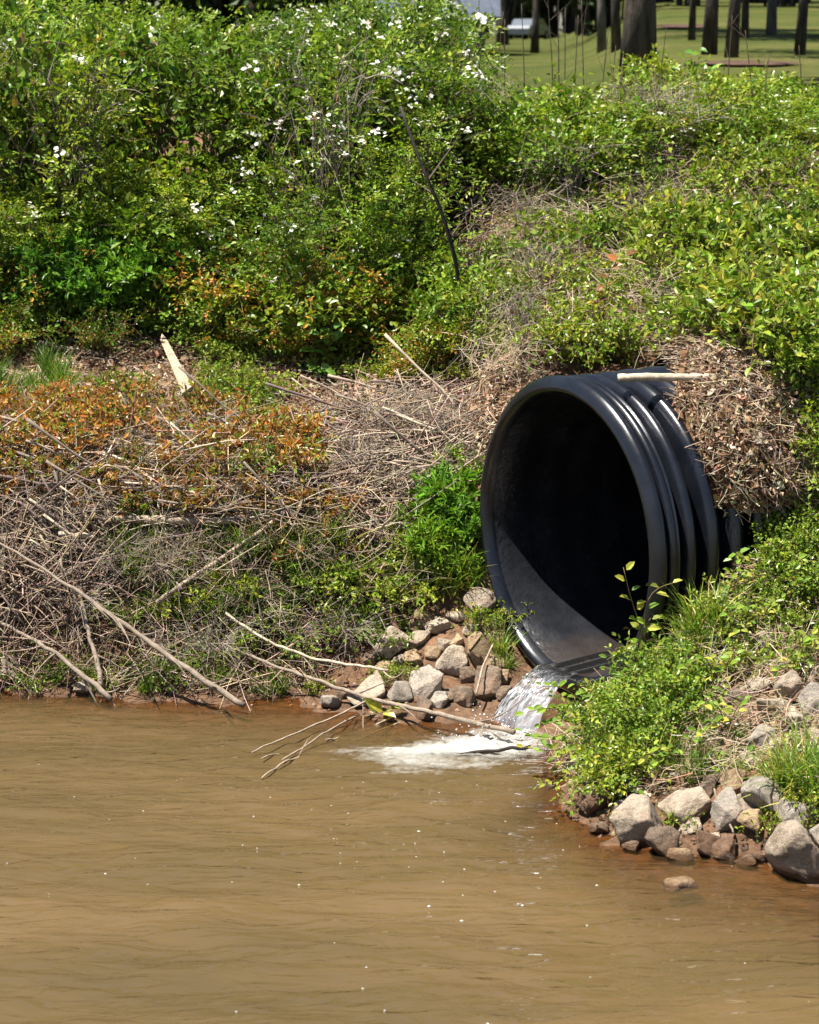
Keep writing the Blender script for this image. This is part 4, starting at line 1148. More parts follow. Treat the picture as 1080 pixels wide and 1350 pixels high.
proto('long_grass', 3, lambda k: blades(320 + k, 130, .42, .45, [(.12, .22, .03), (.17, .26, .05), (.09, .16, .025), (.30, .28, .10)], .0048, .7))
FL = [flower_me(400 + k, 5 + k) for k in range(5)]
for me in FL: me.materials.append(M['petal'])
def plant(kind, p, sc, label, cat, group, name, flowers=0, k=None, zs=1.0, tilt=0):
    label = marked(label, group, p)
    pr = PROTO[kind]; k = random.randrange(len(pr)) if k is None else k
    rz = random.uniform(0, 6.28)
    if kind in ('grass', 'long_grass'):
        o = link(name, pr[k], M['grass'], label=label, cat=cat, group=group)
        o.location = p; o.rotation_euler = (tilt, 0, rz) if not tilt else Matrix.Rotation(tilt, 4, 'X').to_3x3().to_4x4().__matmul__(Matrix.Rotation(rz, 4, 'Z')).to_euler(); o.scale = (sc, sc, sc * zs)
        return o
    st, fo, C = pr[k]
    o = empty(name, p, label, cat, group, rz, (sc, sc, sc * zs))
    if tilt: o.rotation_euler = (Matrix.Rotation(tilt, 4, 'X') @ Matrix.Rotation(rz, 4, 'Z')).to_euler()
    link('stems', st, M['twig'], o)
    link('foliage', fo, M['leaf'], o, kind='stuff')
    if flowers:
        cand = C[:, -3:].reshape(-1, 3)
        cz_, sz_ = math.cos(rz), math.sin(rz)
        wy = cand[:, 0] * sz_ + cand[:, 1] * cz_                              # blossoms sit on the sunny outer canes
        sel = np.argsort(wy + .22 * rng.normal(size=len(cand)) - .15 * cand[:, 2])[:flowers]
        for q in sel:
            f = link('flower_cluster', FL[random.randrange(5)], M['petal'], o, kind='stuff')
            f.location = cand[q] + rng.normal(size=3) * .05 + np.array([-.10 * sz_, -.10 * cz_, .07]); f.rotation_euler = (random.gauss(0, .3), random.gauss(0, .3), -rz + random.gauss(0, .5)); f.scale = (random.uniform(.6, 1.35),) * 3
    return o

# thicket along the top of the bank: silhouette of its top in the photograph
TOPX = [-200, 0, 120, 300, 400, 470, 540, 600, 640, 690, 760, 840, 880, 940, 1000, 1080, 1300]
TOPY = [-5, 8, 16, 20, 12, 24, 10, 28, 66, 110, 128, 135, 120, 118, 130, 122, 115]
def top_limit(x, y):
    px = 540 + x / (y * math.cos(PITCH)) * FPX * .985
    py = np.interp(px, TOPX, TOPY)
    return px, py, float(PY(px, py, y)[2])
rows = [(12.55, .50, .62), (12.95, .52, .8), (13.45, .55, 1.0), (14.0, .56, 1.1), (14.7, .6, 1.25), (15.5, .7, 1.3)]
for ri, (yr, dx, hm) in enumerate(rows):
    x = -4.2
    while x < 4.4:
        xx = x + random.uniform(-.15, .15); yy = yr + random.uniform(-.2, .2)
        x += dx
        g = float(ht(xx, yy)); px, py, zt = top_limit(xx, yy)
        right = px > 625
        if right and yr < 13.9: continue
        H = min(zt - g + random.uniform(-.16, .10), hm * 1.35 if not right else .42)
        if px < 300 and yr < 12.8: continue
        if px < 300 and yr < 13.1: H = min(H, .75)
        if H < .22 or random.random() < .12: continue
        c = fbm(np.array([[xx * .9 + 7, yy * .9]]), 2, 15)[0]
        if right:
            kind = 'rose' if random.random() < .6 else 'bramble'
        elif px < 330: kind = 'heart' if (yr < 13.7 and random.random() < .3) else ('rose_red' if c > .05 else 'rose')
        else: kind = 'rose_red' if c > .25 else 'rose'
        fl = 0
        if kind.startswith('rose'):
            fl = int(random.choice([3, 5, 7, 9]) * (2.0 if 380 < px < 680 else .8)) if yr > 12.8 else 3
        base_h = {'rose': 1.15, 'rose_red': 1.15, 'heart': 1.0, 'bramble': .34}[kind] * 1.02
        zs_ = H / base_h
        sc = max(.75, min(1.15, zs_)) if kind != 'bramble' else max(1, min(1.6, zs_))
        lab = {'rose': 'green wild rose shrub with white blossom', 'rose_red': 'wild rose shrub tinged russet in the bank top thicket',
               'heart': 'shrub with large heart shaped leaves at the front of the thicket', 'bramble': 'low green bramble at the brow of the slope behind the pipe'}[kind]
        grp = {'rose': 'wild rose shrubs', 'rose_red': 'russet rose shrubs', 'heart': 'heart leaved shrubs', 'bramble': 'brow brambles'}[kind]
        plant(kind, (xx, yy, g - .03), sc, lab, 'shrub', grp, 'wild_rose_shrub' if 'rose' in kind else ('heart_leaved_shrub' if kind == 'heart' else 'bramble'), fl, zs=zs_ / sc)

for k_ in range(9):
    xx = random.uniform(-2.9, 1.2); yy = random.uniform(12.9, 14.6); g = float(ht(xx, yy)); px, py, zt = top_limit(xx, yy)
    plant('bare', (xx, yy, g), random.uniform(.7, 1.0), 'dry leafless cane bush poking through the rose thicket', 'brush', 'dry canes in the thicket', 'dry_cane_bush', zs=max(.8, (zt - g - .2) / .5))
for k_ in range(7):
    xx = random.uniform(-2.9, .6); yy = random.uniform(12.9, 14.2); g = float(ht(xx, yy)); px, py, zt = top_limit(xx, yy); H = random.uniform(.7, 1.0) * (zt - g)
    plant('heart', (xx, yy, g), 1.0, 'broad leaved shrub growing up through the wild roses', 'shrub', 'broad leaved shrubs in the thicket', 'broad_leaved_shrub', zs=H)
def at_px(kind, pts, label, cat, group, name, sc=(.85, 1.15), zs=1.0, up=0, tilt=0):
    p = hit(np.array([q[0] for q in pts], float), np.array([q[1] for q in pts], float))
    for i in range(len(p)):
        plant(kind, p[i] - np.array([0, 0, .015]), random.uniform(*sc) * (pts[i][2] if len(pts[i]) > 2 else 1), label, cat, group, name, zs=zs, tilt=tilt)
def scatter(kind, poly, n, label, cat, group, name, sc=(.8, 1.2), zs=1.0, tilt=0, clear=.75, mind=.12):
    p, pp = sample(poly, n * 3)
    p = p[free_of_pipe(p, clear, -.6, .6)]
    p = p[p[:, 2] > .02]
    got = []
    for q in p:
        if len(got) >= n: break
        if all(np.hypot(q[0] - g[0], q[1] - g[1]) > mind for g in got): got.append(q)
    for q in got:
        plant(kind, q - np.array([0, 0, .015]), random.uniform(*sc), label, cat, group, name, zs=zs, tilt=tilt)

# front of the thicket
at_px('bramble', [(-30, 395, 1.1), (20, 385), (70, 375, 1.1), (120, 385), (175, 385, 1.1), (225, 395), (265, 400), (95, 350, 1.2), (160, 350, 1.2), (40, 345, 1.2), (220, 360, 1.2), (280, 370, 1.1)], 'green bramble filling the thicket behind the bright herb clumps', 'bramble', 'brambles behind the herb clumps', 'bramble', (1.2, 1.6))
at_px('herb', [(70, 440), (110, 452), (150, 452, 1.1), (195, 440), (235, 430, .9), (120, 425), (170, 420, 1.1), (30, 400, .8)], 'dense bright green leafy herb clump above the pale stick', 'herb', 'herb clumps at the thicket foot', 'herb_clump', (.9, 1.1))
at_px('russet', [(270, 450), (320, 455), (380, 460), (330, 430), (450, 465), (290, 425), (520, 460, .9)], 'low russet and green bramble at the foot of the thicket', 'bramble', 'russet brambles', 'russet_bramble', (.85, 1.15))
at_px('bramble', [(415, 485, 1.1), (450, 470), (545, 465), (580, 480), (610, 470), (630, 485, .8), (590, 455), (640, 450), (500, 430), (560, 430)], 'leafy green bramble below the dark leaning sapling', 'bramble', 'green brambles', 'bramble', (.85, 1.15))
scatter('russet', [(-60, 380), (60, 370), (80, 440), (-60, 450)], 5, 'russet bramble beside the bright herb clump', 'bramble', 'russet edge brambles', 'russet_bramble')
scatter('honey', [(230, 450), (640, 455), (650, 510), (520, 505), (400, 500), (230, 480)], 16, 'small yellow green plant creeping from the thicket foot onto the litter', 'plant', 'plants creeping onto the litter', 'creeping_plant', (.35, .6))
scatter('russet', [(-60, 440), (60, 455), (230, 455), (420, 480), (600, 490), (600, 515), (300, 500), (-60, 480)], 7, 'little russet bramble sprout at the litter edge', 'bramble', 'russet sprouts at litter edge', 'russet_sprout', (.4, .7))
scatter('bramble', [(-60, 410), (300, 430), (620, 440), (630, 480), (-60, 460)], 16, 'sunlit bramble spilling from the thicket foot', 'bramble', 'brambles at thicket foot', 'bramble', (.5, .8))
# bronze seedlings on the shelf
scatter('bronze', [(-60, 550), (110, 530), (190, 560), (275, 560), (370, 545), (420, 600), (380, 700), (160, 690), (-60, 670)], 74, 'low bronze orange seedling on the shelf', 'seedling', 'bronze seedlings on the shelf', 'bronze_seedling', (.65, 1.25), zs=1.0, mind=.08)
scatter('bronze', [(320, 650), (460, 680), (500, 740), (420, 770), (300, 730)], 18, 'bronze orange seedling hanging on the cut bank edge', 'seedling', 'bronze seedlings on the cut edge', 'bronze_seedling', (.6, .95), mind=.08)
scatter('grass', [(-60, 480), (80, 480), (90, 545), (-60, 550)], 16, 'short green grass tuft on the shelf by the lichen rock', 'grass', 'shelf grass tufts', 'grass_tuft', (.7, 1.1), mind=.07)
scatter('honey', [(285, 520), (370, 515), (350, 580), (290, 580)], 6, 'small green seedling patch below the bleached plank', 'plant', 'green seedlings on shelf', 'green_seedling', (.45, .7))
at_px('bramble', [(345, 640, .5), (350, 630, .4), (425, 460, .9), (300, 480, .45)], 'single green sprout in the dry brush', 'plant', 'green sprouts in brush', 'green_sprout', (.8, 1))
scatter('honey', [(-60, 500), (330, 500), (420, 580), (360, 690), (-60, 680)], 16, 'small green seedling among the bronze ones on the shelf', 'plant', 'green seedlings among bronze', 'green_seedling', (.3, .6))
scatter('bare', [(-60, 560), (300, 560), (600, 540), (560, 680), (200, 690), (-60, 760)], 20, 'dead grey twiggy brush in the tangle on the left bank', 'brush', 'dead brush in the tangle', 'dead_brush', (.5, .85), zs=.6, mind=.2)
# cut bank
scatter('grass', [(110, 720), (300, 705), (440, 720), (520, 780), (470, 850), (300, 840), (180, 800)], 27, 'green grass tuft on the steep cut bank', 'grass', 'cut bank grass tufts', 'grass_tuft', (.75, 1.15), tilt=.45, mind=.06)
scatter('honey', [(150, 760), (480, 760), (520, 850), (330, 890), (170, 860)], 22, 'small yellow green seedling on the steep cut bank', 'plant', 'cut bank seedlings', 'green_seedling', (.35, .6), tilt=.4)
scatter('honey', [(-40, 850), (250, 880), (480, 900), (420, 922), (-40, 905)], 14, 'small seedling at the foot of the cut bank by the river', 'plant', 'waterside seedlings', 'waterside_seedling', (.25, .45), tilt=.3)
scatter('grass', [(-40, 870), (250, 890), (420, 900), (420, 924), (-40, 905)], 14, 'grass tuft at the waterline under the cut bank', 'grass', 'waterline grass tufts', 'grass_tuft', (.4, .75), tilt=.5)
scatter('bare', [(-40, 740), (440, 730), (540, 790), (440, 880), (100, 880), (-40, 860)], 16, 'dead twiggy brush hanging on the steep cut bank', 'brush', 'dead brush on the cut bank', 'dead_brush', (.4, .7), tilt=.5, zs=.8, mind=.15)
# bright clump left of the pipe
at_px('bramble', [(595, 645, .8), (560, 720, .8), (575, 765, .6), (540, 745, .6)], 'broad leaved green sprout in the clump beside the pipe mouth', 'bramble', 'sprouts beside the pipe', 'bramble', (.6, .9), tilt=.3)
at_px('lance', [(585, 700, .9), (618, 715, .75), (572, 750, .8), (612, 765, .55)], 'bright green leafy clump growing beside the pipe mouth', 'herb', 'leafy clumps beside the pipe', 'herb_clump', (.6, .8), tilt=.25)
at_px('long_grass', [(545, 760), (570, 770), (600, 775), (625, 770, .8), (550, 720), (660, 860, .5), (668, 880, .45), (530, 735, .8)], 'long green grass clump draping beside the pipe mouth', 'grass', 'long grass beside the pipe', 'grass_clump', (.6, .85), tilt=.3)
at_px('honey', [(510, 790), (540, 800), (490, 800), (655, 820, .7), (640, 835, .6), (470, 770), (530, 890, .5), (505, 895, .45), (350, 910, .5)], 'small yellow green plant rooted between the pale rocks', 'plant', 'plants among the left rocks', 'green_seedling', (.5, .7), tilt=.2)
# slope behind the pipe
scatter('honey', [(700, 250), (1120, 225), (1120, 485), (900, 462), (720, 470), (660, 400)], 54, 'low honeysuckle mound on the sunny slope', 'groundcover', 'honeysuckle mounds on the slope', 'honeysuckle_mound', (.5, 1.1), mind=.2)
scatter('honey', [(880, 330), (1120, 300), (1120, 500), (1000, 490), (940, 470)], 26, 'leafy honeysuckle mound above the debris over the pipe', 'groundcover', 'honeysuckle mounds above debris', 'honeysuckle_mound', (.9, 1.3), mind=.16)
scatter('bramble', [(640, 200), (800, 200), (800, 270), (640, 290)], 16, 'green bramble at the top of the dry slope', 'bramble', 'upper slope brambles', 'bramble', (.8, 1.2))
scatter('bramble', [(860, 150), (1120, 150), (1120, 240), (860, 220)], 18, 'dark green bramble hummock on the brow', 'bramble', 'brow hummocks', 'bramble', (.7, 1.05))
at_px('bare', [(815, 228), (850, 222), (885, 225), (840, 240, .8), (800, 240, .7), (700, 330, .7), (720, 400, .7), (860, 300, .6), (690, 450, .6)], 'bare grey twiggy brush on the slope', 'brush', 'bare brush on the slope', 'bare_brush', (.8, 1.1))
at_px('honey', [(740, 478), (765, 484), (790, 482), (815, 476), (755, 465), (780, 468)], 'bright yellow green groundcover tuft on top of the pipe edge', 'groundcover', 'tufts at pipe crown', 'honeysuckle_mound', (.6, .85))
at_px('bramble', [(1060, 520), (1085, 540), (1040, 500), (1095, 590), (1078, 570), (1100, 630), (1030, 480), (1055, 610), (1085, 650), (1105, 560)], 'leafy bramble overlapping the right side of the leaf debris', 'bramble', 'brambles right of debris', 'bramble', (.6, .95))
# right bank in front of the pipe
scatter('honey', [(880, 840), (960, 740), (1110, 700), (1110, 900), (1010, 870), (960, 900), (900, 940), (850, 900)], 26, 'yellow green trailing plant on the right bank', 'groundcover', 'trailing plants on right bank', 'trailing_plant', (.35, .62), tilt=.2, clear=.8)
scatter('bramble', [(770, 985), (815, 930), (870, 915), (910, 960), (850, 1010), (800, 1050), (760, 1035)], 12, 'green bramble overhanging the splash pool', 'bramble', 'brambles over the splash', 'bramble', (.34, .7), tilt=.5, clear=.62, mind=.09)
scatter('bramble', [(1000, 660), (1110, 640), (1110, 800), (1000, 760)], 16, 'leafy bramble on the right bank below the debris', 'bramble', 'brambles below debris', 'bramble', (.4, .62), tilt=.25)
at_px('long_grass', [(935, 850, .9), (915, 870, .8), (950, 830, .7), (925, 840, .8), (880, 905, .5)], 'bright tall grass clump right of the pipe rim', 'grass', 'grass right of pipe rim', 'grass_clump', (.75, .95))
at_px('long_grass', [(1060, 1035, 1), (1040, 1030, .9), (1075, 1055, 1), (1088, 1030), (1028, 1040, .8)], 'long arching grass clump drooping over the right bank rocks', 'grass', 'grass over the right rocks', 'grass_clump', (.6, .8), tilt=.35)
scatter('grass', [(850, 970), (1000, 960), (1020, 1020), (900, 1040), (820, 1050)], 12, 'dry looking grass tuft among the right bank rocks', 'grass', 'grass tufts among right rocks', 'grass_tuft', (.5, .9))
at_px('honey', [(1075, 1078, .4), (1020, 1095, .35), (895, 1090, .3), (1065, 1060, .4)], 'tiny seedling in a gap between the right bank rocks', 'plant', 'seedlings between rocks', 'green_seedling', (.8, 1.1))

# leaf carpet that nobody could count
def carpet():
    parts = []
    for poly, n, lo, hi, cols in ((SLOPE, 5000, .016, .040, YGREENS + GREENS[:2] + [(.3, .2, .09)]), (RBANK, 3800, .014, .034, YGREENS + GREENS), (CUT, 1500, .01, .026, YGREENS + GREENS[:2]),
                                  ([(620, 130), (1120, 130), (1120, 260), (620, 280)], 5000, .02, .04, GREENS + YGREENS[:1]), ([(-80, 330), (640, 330), (640, 470), (-80, 450)], 4500, .018, .04, GREENS + RED[:1])):
        p, _ = sample(poly, n); p = p[free_of_pipe(p, .74, -.5, .62) & (p[:, 2] > .03)]; n = len(p)
        patch = fbm(p[:, :2] * 2.2, 3, 33); p = p[patch > -.06 + .2 * rng.random(n)]; n = len(p)
        nm = unit(nrm_at(p[:, 0], p[:, 1]) + np.array([0, -.1, .6]) + .5 * rng.normal(size=(n, 3)))
        d = rng.normal(size=(n, 3)); d = unit(d - nm * (d * nm).sum(1, keepdims=True))
        L = rng.uniform(lo, hi, n)
        p = p + np.array([0, 0, 1.]) * (rng.random(n) ** 1.3 * .09 + .01)[:, None]
        parts.append(leafset(p, d, nm, L, L * rng.uniform(.4, .65, n), pal(n, cols, .2), T_OVAL))
    v, f, c = merge([(a, [b], e) for a, b, e in parts])
    return mesh_np('ground_leaves', v, f, col=c)
link('ground_leaves', carpet(), M['leaf'], kind='stuff', label='carpet of small green leaves creeping over the bank', cat='groundcover')

# ------------------------------------------------------------------ sprigs whose leaves can be told apart
lv, lf, lc = leafset(np.zeros((1, 3)), np.array([[1., 0, 0]]), np.array([[0, 0, 1.]]), 1., .62, np.array([[.16, .25, .04]]), T_OVAL)
LEAF_A = mesh_np('leaf', lv, [lf], col=lc)
lv, lf, lc = leafset(np.zeros((1, 3)), np.array([[1., 0, 0]]), np.array([[0, 0, 1.]]), 1., .8, np.array([[.13, .25, .05]]), T_HEART)
LEAF_B = mesh_np('leaf', lv, [lf], col=lc)
LEAF_C = LEAF_B.copy(); LEAF_C.attributes['col'].data.foreach_set('color', np.tile([.24, .10, .045, 1.], len(LEAF_C.vertices)).astype(np.float32))
LEAF_D = LEAF_A.copy(); LEAF_D.attributes['col'].data.foreach_set('color', np.tile([.30, .30, .06, 1.], len(LEAF_D.vertices)).astype(np.float32))
for m_ in (LEAF_A, LEAF_B, LEAF_C, LEAF_D): m_.materials.append(M['leaf'])
def sprig(label, base, tips, leaves, size, name='bramble_sprig', cat='sprig', lms=(LEAF_A,), lift=.05, stem=(.20, .16, .06), depth=None, group=None):
    b = hit(np.array([float(base[0])]), np.array([float(base[1])]))[0]
    yb = depth or b[1] - .02
    b = PY(base[0], base[1], yb)
    o = empty(name, b, label, cat, group)
    for ti, tip in enumerate(tips):
        pts = [b] + [PY(q[0], q[1], yb - lift * (k + 1) / len(tip)) for k, q in enumerate(tip)]
        L = smooth_line(pts, 12) - b
        v, f = tubes(L[None], np.linspace(.0032, .0014, 12)[None], 5)
        link('stem', mesh_np('stem', v, f, col=np.tile(stem, (len(v), 1)), smooth=True), M['twig'], o)
        nl = leaves // len(tips)
        for q in range(nl):
            t = .35 + .65 * (q + .5) / nl; i = min(int(t * 11), 10); p = L[i] + (L[i + 1] - L[i]) * (t * 11 - i)
            td = unit(L[i + 1] - L[i]); sg = 1 if q % 2 else -1
            d = unit(td * .45 + np.array([sg * .9, random.gauss(-.25, .4), random.gauss(.05, .3)]))
            n_ = unit(np.array([random.gauss(0, .3), -.55 + random.gauss(0, .25), .8]))
            lo = link('leaf', random.choice(lms), None, o)
            s_ = size * random.uniform(.65, 1.15)
            lay(lo, p + d * .012, d, n_); lo.scale = (s_, s_, s_)
    return o
sprig('young bramble shoot with pale leaves standing before the pipe mouth', (850, 865), [[(843, 820), (832, 790), (822, 748)], [(850, 800), (862, 775), (890, 768)], [(845, 835), (858, 815)]], 18, .055, lms=(LEAF_A, LEAF_D), depth=9.2)
sprig('leafy shoot hanging over the falling water', (800, 950), [[(770, 925), (740, 905), (715, 905)], [(770, 935), (735, 930), (690, 940)], [(770, 960), (720, 975), (690, 965)], [(775, 950), (740, 950), (712, 955)]], 44, .045, lms=(LEAF_A,), lift=.2)
sprig('shoot with small leaves dangling into the splash pool', (760, 985), [[(725, 990), (690, 985)], [(740, 1010), (728, 1030)]], 14, .035, lms=(LEAF_A, LEAF_D), lift=.15)
sprig('tall shoot with broad mint green leaves in front of the thicket', (420, 500), [[(415, 460), (405, 430), (400, 405)], [(428, 470), (440, 445), (435, 420)], [(418, 480), (430, 490)]], 22, .07, lms=(LEAF_B,), name='broad_leaf_shoot')
sprig('shoot with large heart shaped green leaves at the left of the thicket', (130, 330), [[(140, 290), (150, 262), (135, 245)], [(110, 300), (100, 270)], [(160, 300), (180, 285)]], 20, .085, lms=(LEAF_B, LEAF_B, LEAF_C), name='heart_leaf_shoot', lift=.5)
sprig('shoot with pale heart leaves in the middle of the thicket', (320, 330), [[(315, 300), (318, 280)], [(340, 300), (345, 282)]], 12, .085, lms=(LEAF_B,), name='heart_leaf_shoot', lift=.5)
sprig('orange leaved seedling on the dry slope', (792, 440), [[(795, 400), (805, 350), (830, 330)], [(790, 410), (785, 380)]], 12, .05, lms=(LEAF_C,), name='bronze_seedling_shoot')
sprig('yellow leaved shoot at the crown of the pipe', (780, 475), [[(790, 445), (800, 430)], [(770, 455), (765, 440)]], 12, .05, lms=(LEAF_D,), name='yellow_shoot')
sprig('green shoot with broad leaves below the debris mat', (1015, 700), [[(1010, 660), (1012, 625)], [(1030, 670), (1045, 640)], [(1000, 680), (990, 660)]], 18, .06, lms=(LEAF_B, LEAF_A), name='broad_leaf_shoot')
sprig('bush sprig rising above the brow against the lawn', (905, 150), [[(905, 110), (902, 75), (925, 62)], [(890, 115), (885, 90)], [(925, 110), (940, 90)]], 26, .085, lms=(LEAF_A, LEAF_B), name='brow_sprig')
sprig('sprig of leaves hanging on the pipe rim side rocks', (655, 815), [[(645, 830), (640, 850)], [(668, 850), (672, 880)]], 10, .05, lms=(LEAF_A,))
sprig('yellow blade like shoot at the waterline by the long wedge rock', (480, 945), [[(500, 940), (520, 935)]], 5, .08, lms=(LEAF_D,), name='yellow_shoot')
sprig('bramble runner trailing over the tip of the right bank', (850, 960), [[(800, 985), (770, 1020), (765, 1060)], [(830, 1000), (815, 1040)]], 22, .045, lms=(LEAF_A,), lift=.15)

for k_, (bx_, by_, tx_, ty_, wh_) in enumerate(((905, 800, 860, 770, 'by the pipe rim'), (930, 770, 900, 735, 'below the debris edge'), (880, 850, 830, 830, 'across the pipe lower edge'), (860, 890, 800, 870, 'over the lip of the pipe'), (960, 790, 985, 740, 'beside the tall grass clump'),
        (1040, 800, 1060, 745, 'above the hidden pale grey stone'), (1000, 830, 960, 810, 'above the lone bluish rock'), (950, 900, 905, 880, 'above the flat brownish rock'), (900, 1000, 850, 1000, 'beside the broken cream stone'), (790, 1010, 740, 1000, 'low over the river'), (1060, 880, 1075, 850, 'above the upright bluish rock'), (960, 960, 920, 935, 'over the round brown stone'))):
    mx, my = (bx_ + tx_) / 2, min(by_, ty_) - 18
    sprig('loose bramble shoot on the right bank, ' + wh_, (bx_, by_), [[(mx, my), (tx_, ty_)], [(bx_ + 12, by_ - 28), (bx_ + 22, by_ - 40)], [(bx_ - 14, by_ - 12), (bx_ - 30, by_ + 4)]], 21, .042, lms=(LEAF_A, LEAF_D, LEAF_A), lift=.12, group='loose shoots on the right bank')
# dark leaning sapling and thin bare saplings at the brow
def pole(name, label, pts, Ys, r0, r1, mat, cat, group=None, twn=0):
    P_ = smooth_line([PY(a, b, y) for (a, b), y in zip(pts, Ys)], 16)
    o = empty(name, P_[0], label, cat, group)
    v, f = tubes((P_ - P_[0])[None], np.linspace(r0, r1, 16)[None], 7)
    link('stem', mesh_np('stem', v, f, col=np.tile([.09, .07, .055], (len(v), 1)), smooth=True), mat, o)
    for q in range(twn):
        i = random.randint(5, 14); tp = np.linspace(0, 1, 5)[:, None]; d = unit(np.array([random.gauss(0, .6), random.gauss(0, .4), .8])); ln = random.uniform(.12, .35)
        v, f = tubes((P_[i] - P_[0] + d * ln * tp)[None], (r1 * .7 * (1.1 - tp[:, 0]))[None], 4)
        link('twig', mesh_np('twig', v, f, col=np.tile([.12, .09, .075], (len(v), 1))), M['twig'], o)
g = hit(np.array([605.]), np.array([372.]))[0]
pole('sapling', 'dark leaning sapling stem in the gap of the thicket', [(612, 430), (602, 345), (582, 275), (560, 230), (542, 180), (528, 140)], [12.3, 12.2, 12.16, 12.16, 12.2, 12.25], .013, .008, M['sapling'], 'sapling', None, 4)
for k_, (a, b, t_) in enumerate(((652, 150, 15), (668, 160, 25), (690, 160, 5), (726, 150, -20), (738, 160, -30), (744, 155, 10), (758, 160, 20), (772, 160, 0), (795, 165, 40), (806, 165, 60), (632, 120, -20), (870, 150, 30), (962, 120, 20), (990, 125, 40), (620, 150, 0), (1005, 150, 70), (1060, 130, 60))):
    Y_ = 14.9 + .25 * math.sin(k_ * 2.1)
    bx = 540 + (a - 540); gz = float(ht(float(PY(a, b, Y_)[0]), Y_))
    base = PY(a, b, Y_); bp = 675 - FPX * math.tan(PITCH + math.atan2(gz - CAM[2] - .03, Y_))
    pole('bare_sapling', 'thin bare sapling whip standing on the brow before the lawn', [(a, bp), (a + random.uniform(-3, 3), (bp + t_) / 2), (a + random.uniform(-8, 12), t_)], [Y_] * 3, .006, .002, M['twig'], 'sapling', 'bare whips on the brow', 3)

# ------------------------------------------------------------------ lawn trees, beds, house, car, far woods
def tree_proto(seed, H, crown0, cr, n):
    r = np.random.default_rng(seed)
    K = 14; t = np.linspace(0, 1, K)
    C = np.stack([.25 * fbm(np.stack([t * 2, np.full(K, seed)], -1), 2, 1), .25 * fbm(np.stack([t * 2, np.full(K, seed + 9)], -1), 2, 2), t * H], -1); C[:, :2] -= C[0, :2]
    rad = .5 * (1 - .8 * t) + .22 * np.exp(-t * H / .5)                       # unit diameter, flared foot
    ring = 16
    v, f = tubes(C[None], rad[None], ring)
    nb = 46; bt = r.uniform(crown0, .98, nb); bs_ = np.stack([np.interp(bt, t, C[:, k]) for k in range(3)], -1)
    a = r.uniform(0, 6.28, nb); ln = cr * (1.15 - bt) / (1.15 - crown0) * r.uniform(.6, 1.1, nb)
    be = bs_ + np.stack([np.cos(a) * ln, np.sin(a) * ln, ln * r.uniform(-.1, .35, nb)], -1)
    tp = np.linspace(0, 1, 4)[None, :, None]
    v2, f2 = tubes(bs_[:, None] * (1 - tp) + be[:, None] * tp, np.full((nb, 1), .05) * np.array([1, .7, .45, .2])[None], 5)
    u = r.uniform(.3, 1.05, n); bi = r.integers(0, nb, n)
    p = bs_[bi] * (1 - u[:, None]) + be[bi] * u[:, None] + r.normal(size=(n, 3)) * .22
    vl, fl, cl = leafset(p, r.normal(size=(n, 3)), r.normal(size=(n, 3)) + np.array([0, 0, .8]), .26, .09, pal(n, [(.045, .08, .02), (.06, .10, .025), (.035, .06, .018)], .2, None, r))
    return (v, f), mesh_np('limbs', v2, f2, smooth=True), mesh_np('crown', vl, [fl], col=cl)
TP = [tree_proto(500 + k, 13, .42, 2.3, 4200) for k in range(3)]
def pine(px, py, wpx, label, mat='bark', k=0, group='trees on the lawn', sc=1.0, name='pine_tree'):
    b = lawn_hit(px, py); dist = np.linalg.norm(b - CAM); dia = wpx * dist / FPX * .8
    (v, f), lm, cm = TP[k % 3]
    o = empty(name, b - np.array([0, 0, .06]), label, 'tree', group, rz=k * 1.3)
    vv = v.copy()
    cen = vv.reshape(-1, 16, 3).mean(1, keepdims=True); vv = (cen + (vv.reshape(-1, 16, 3) - cen) * dia).reshape(-1, 3)
    link('trunk', mesh_np('trunk', vv, f, smooth=True), M[mat], o)
    link('limb', lm, M['bark'], o)
    link('crown', cm, M['needle'], o, kind='stuff')
    o.scale = (1, 1, sc); o.rotation_euler = (random.uniform(-.02, .02), random.uniform(-.045, .045), k * 1.3)
    return o
pine(840, 118, 47, 'big dark trunked tree close behind the brow', 'bark', 0)
for k_, (a, b, w, mt, lb) in enumerate(((705, 70, 11, 'bark', 'slim dark tree beside the parked car'), (763, 44, 9, 'bark_grey', 'thin grey far tree left of the twin trunks'), (794, 68, 12, 'bark_grey', 'grey barked tree, left of the twin trunks by the big tree'), (813, 66, 13, 'bark', 'dark tree, right of the twin trunks by the big tree'),
        (912, 53, 9, 'bark', 'thin dark tree standing alone right of the big trunk'), (935, 72, 19, 'bark', 'thick dark tree left of a mulch bed'), (964, 76, 17, 'bark', 'dark tree standing in the nearer mulch bed'), (982, 50, 10, 'bark', 'thin far tree behind the mulch bed'), (1017, 46, 13, 'bark_grey', 'greyish tree by the farther mulch bed'), (1054, 73, 14, 'bark', 'straight dark tree at the right of the lawn'), (640, 44, 12, 'bark', 'dark tree left of the parked car'), (1120, 60, 14, 'bark', 'dark tree past the straight one on the lawn'))):
    pine(a, b, w, lb, mt, k_ + 1)
def bed(cx, cy_, wpx, hpx):
    px = np.concatenate([[cx], cx + wpx / 2 * (1 + .25 * rng.normal(size=27)) * np.cos(np.linspace(0, 6.28, 28)[:-1])]); py = np.concatenate([[cy_], cy_ + hpx / 2 * np.sin(np.linspace(0, 6.28, 28)[:-1])])
    P_ = np.array([lawn_hit(a, b) for a, b in zip(px, py)]); P_[:, 2] = lawn_z(P_[:, 0], P_[:, 1]) + .03; P_[0, 2] += .03
    f = np.array([[0, 1 + i, 1 + (i + 1) % 27] for i in range(27)])
    link('mulch_bed', mesh_np('mulch_bed', P_, [f], smooth=True), M['mulch'], kind='structure')
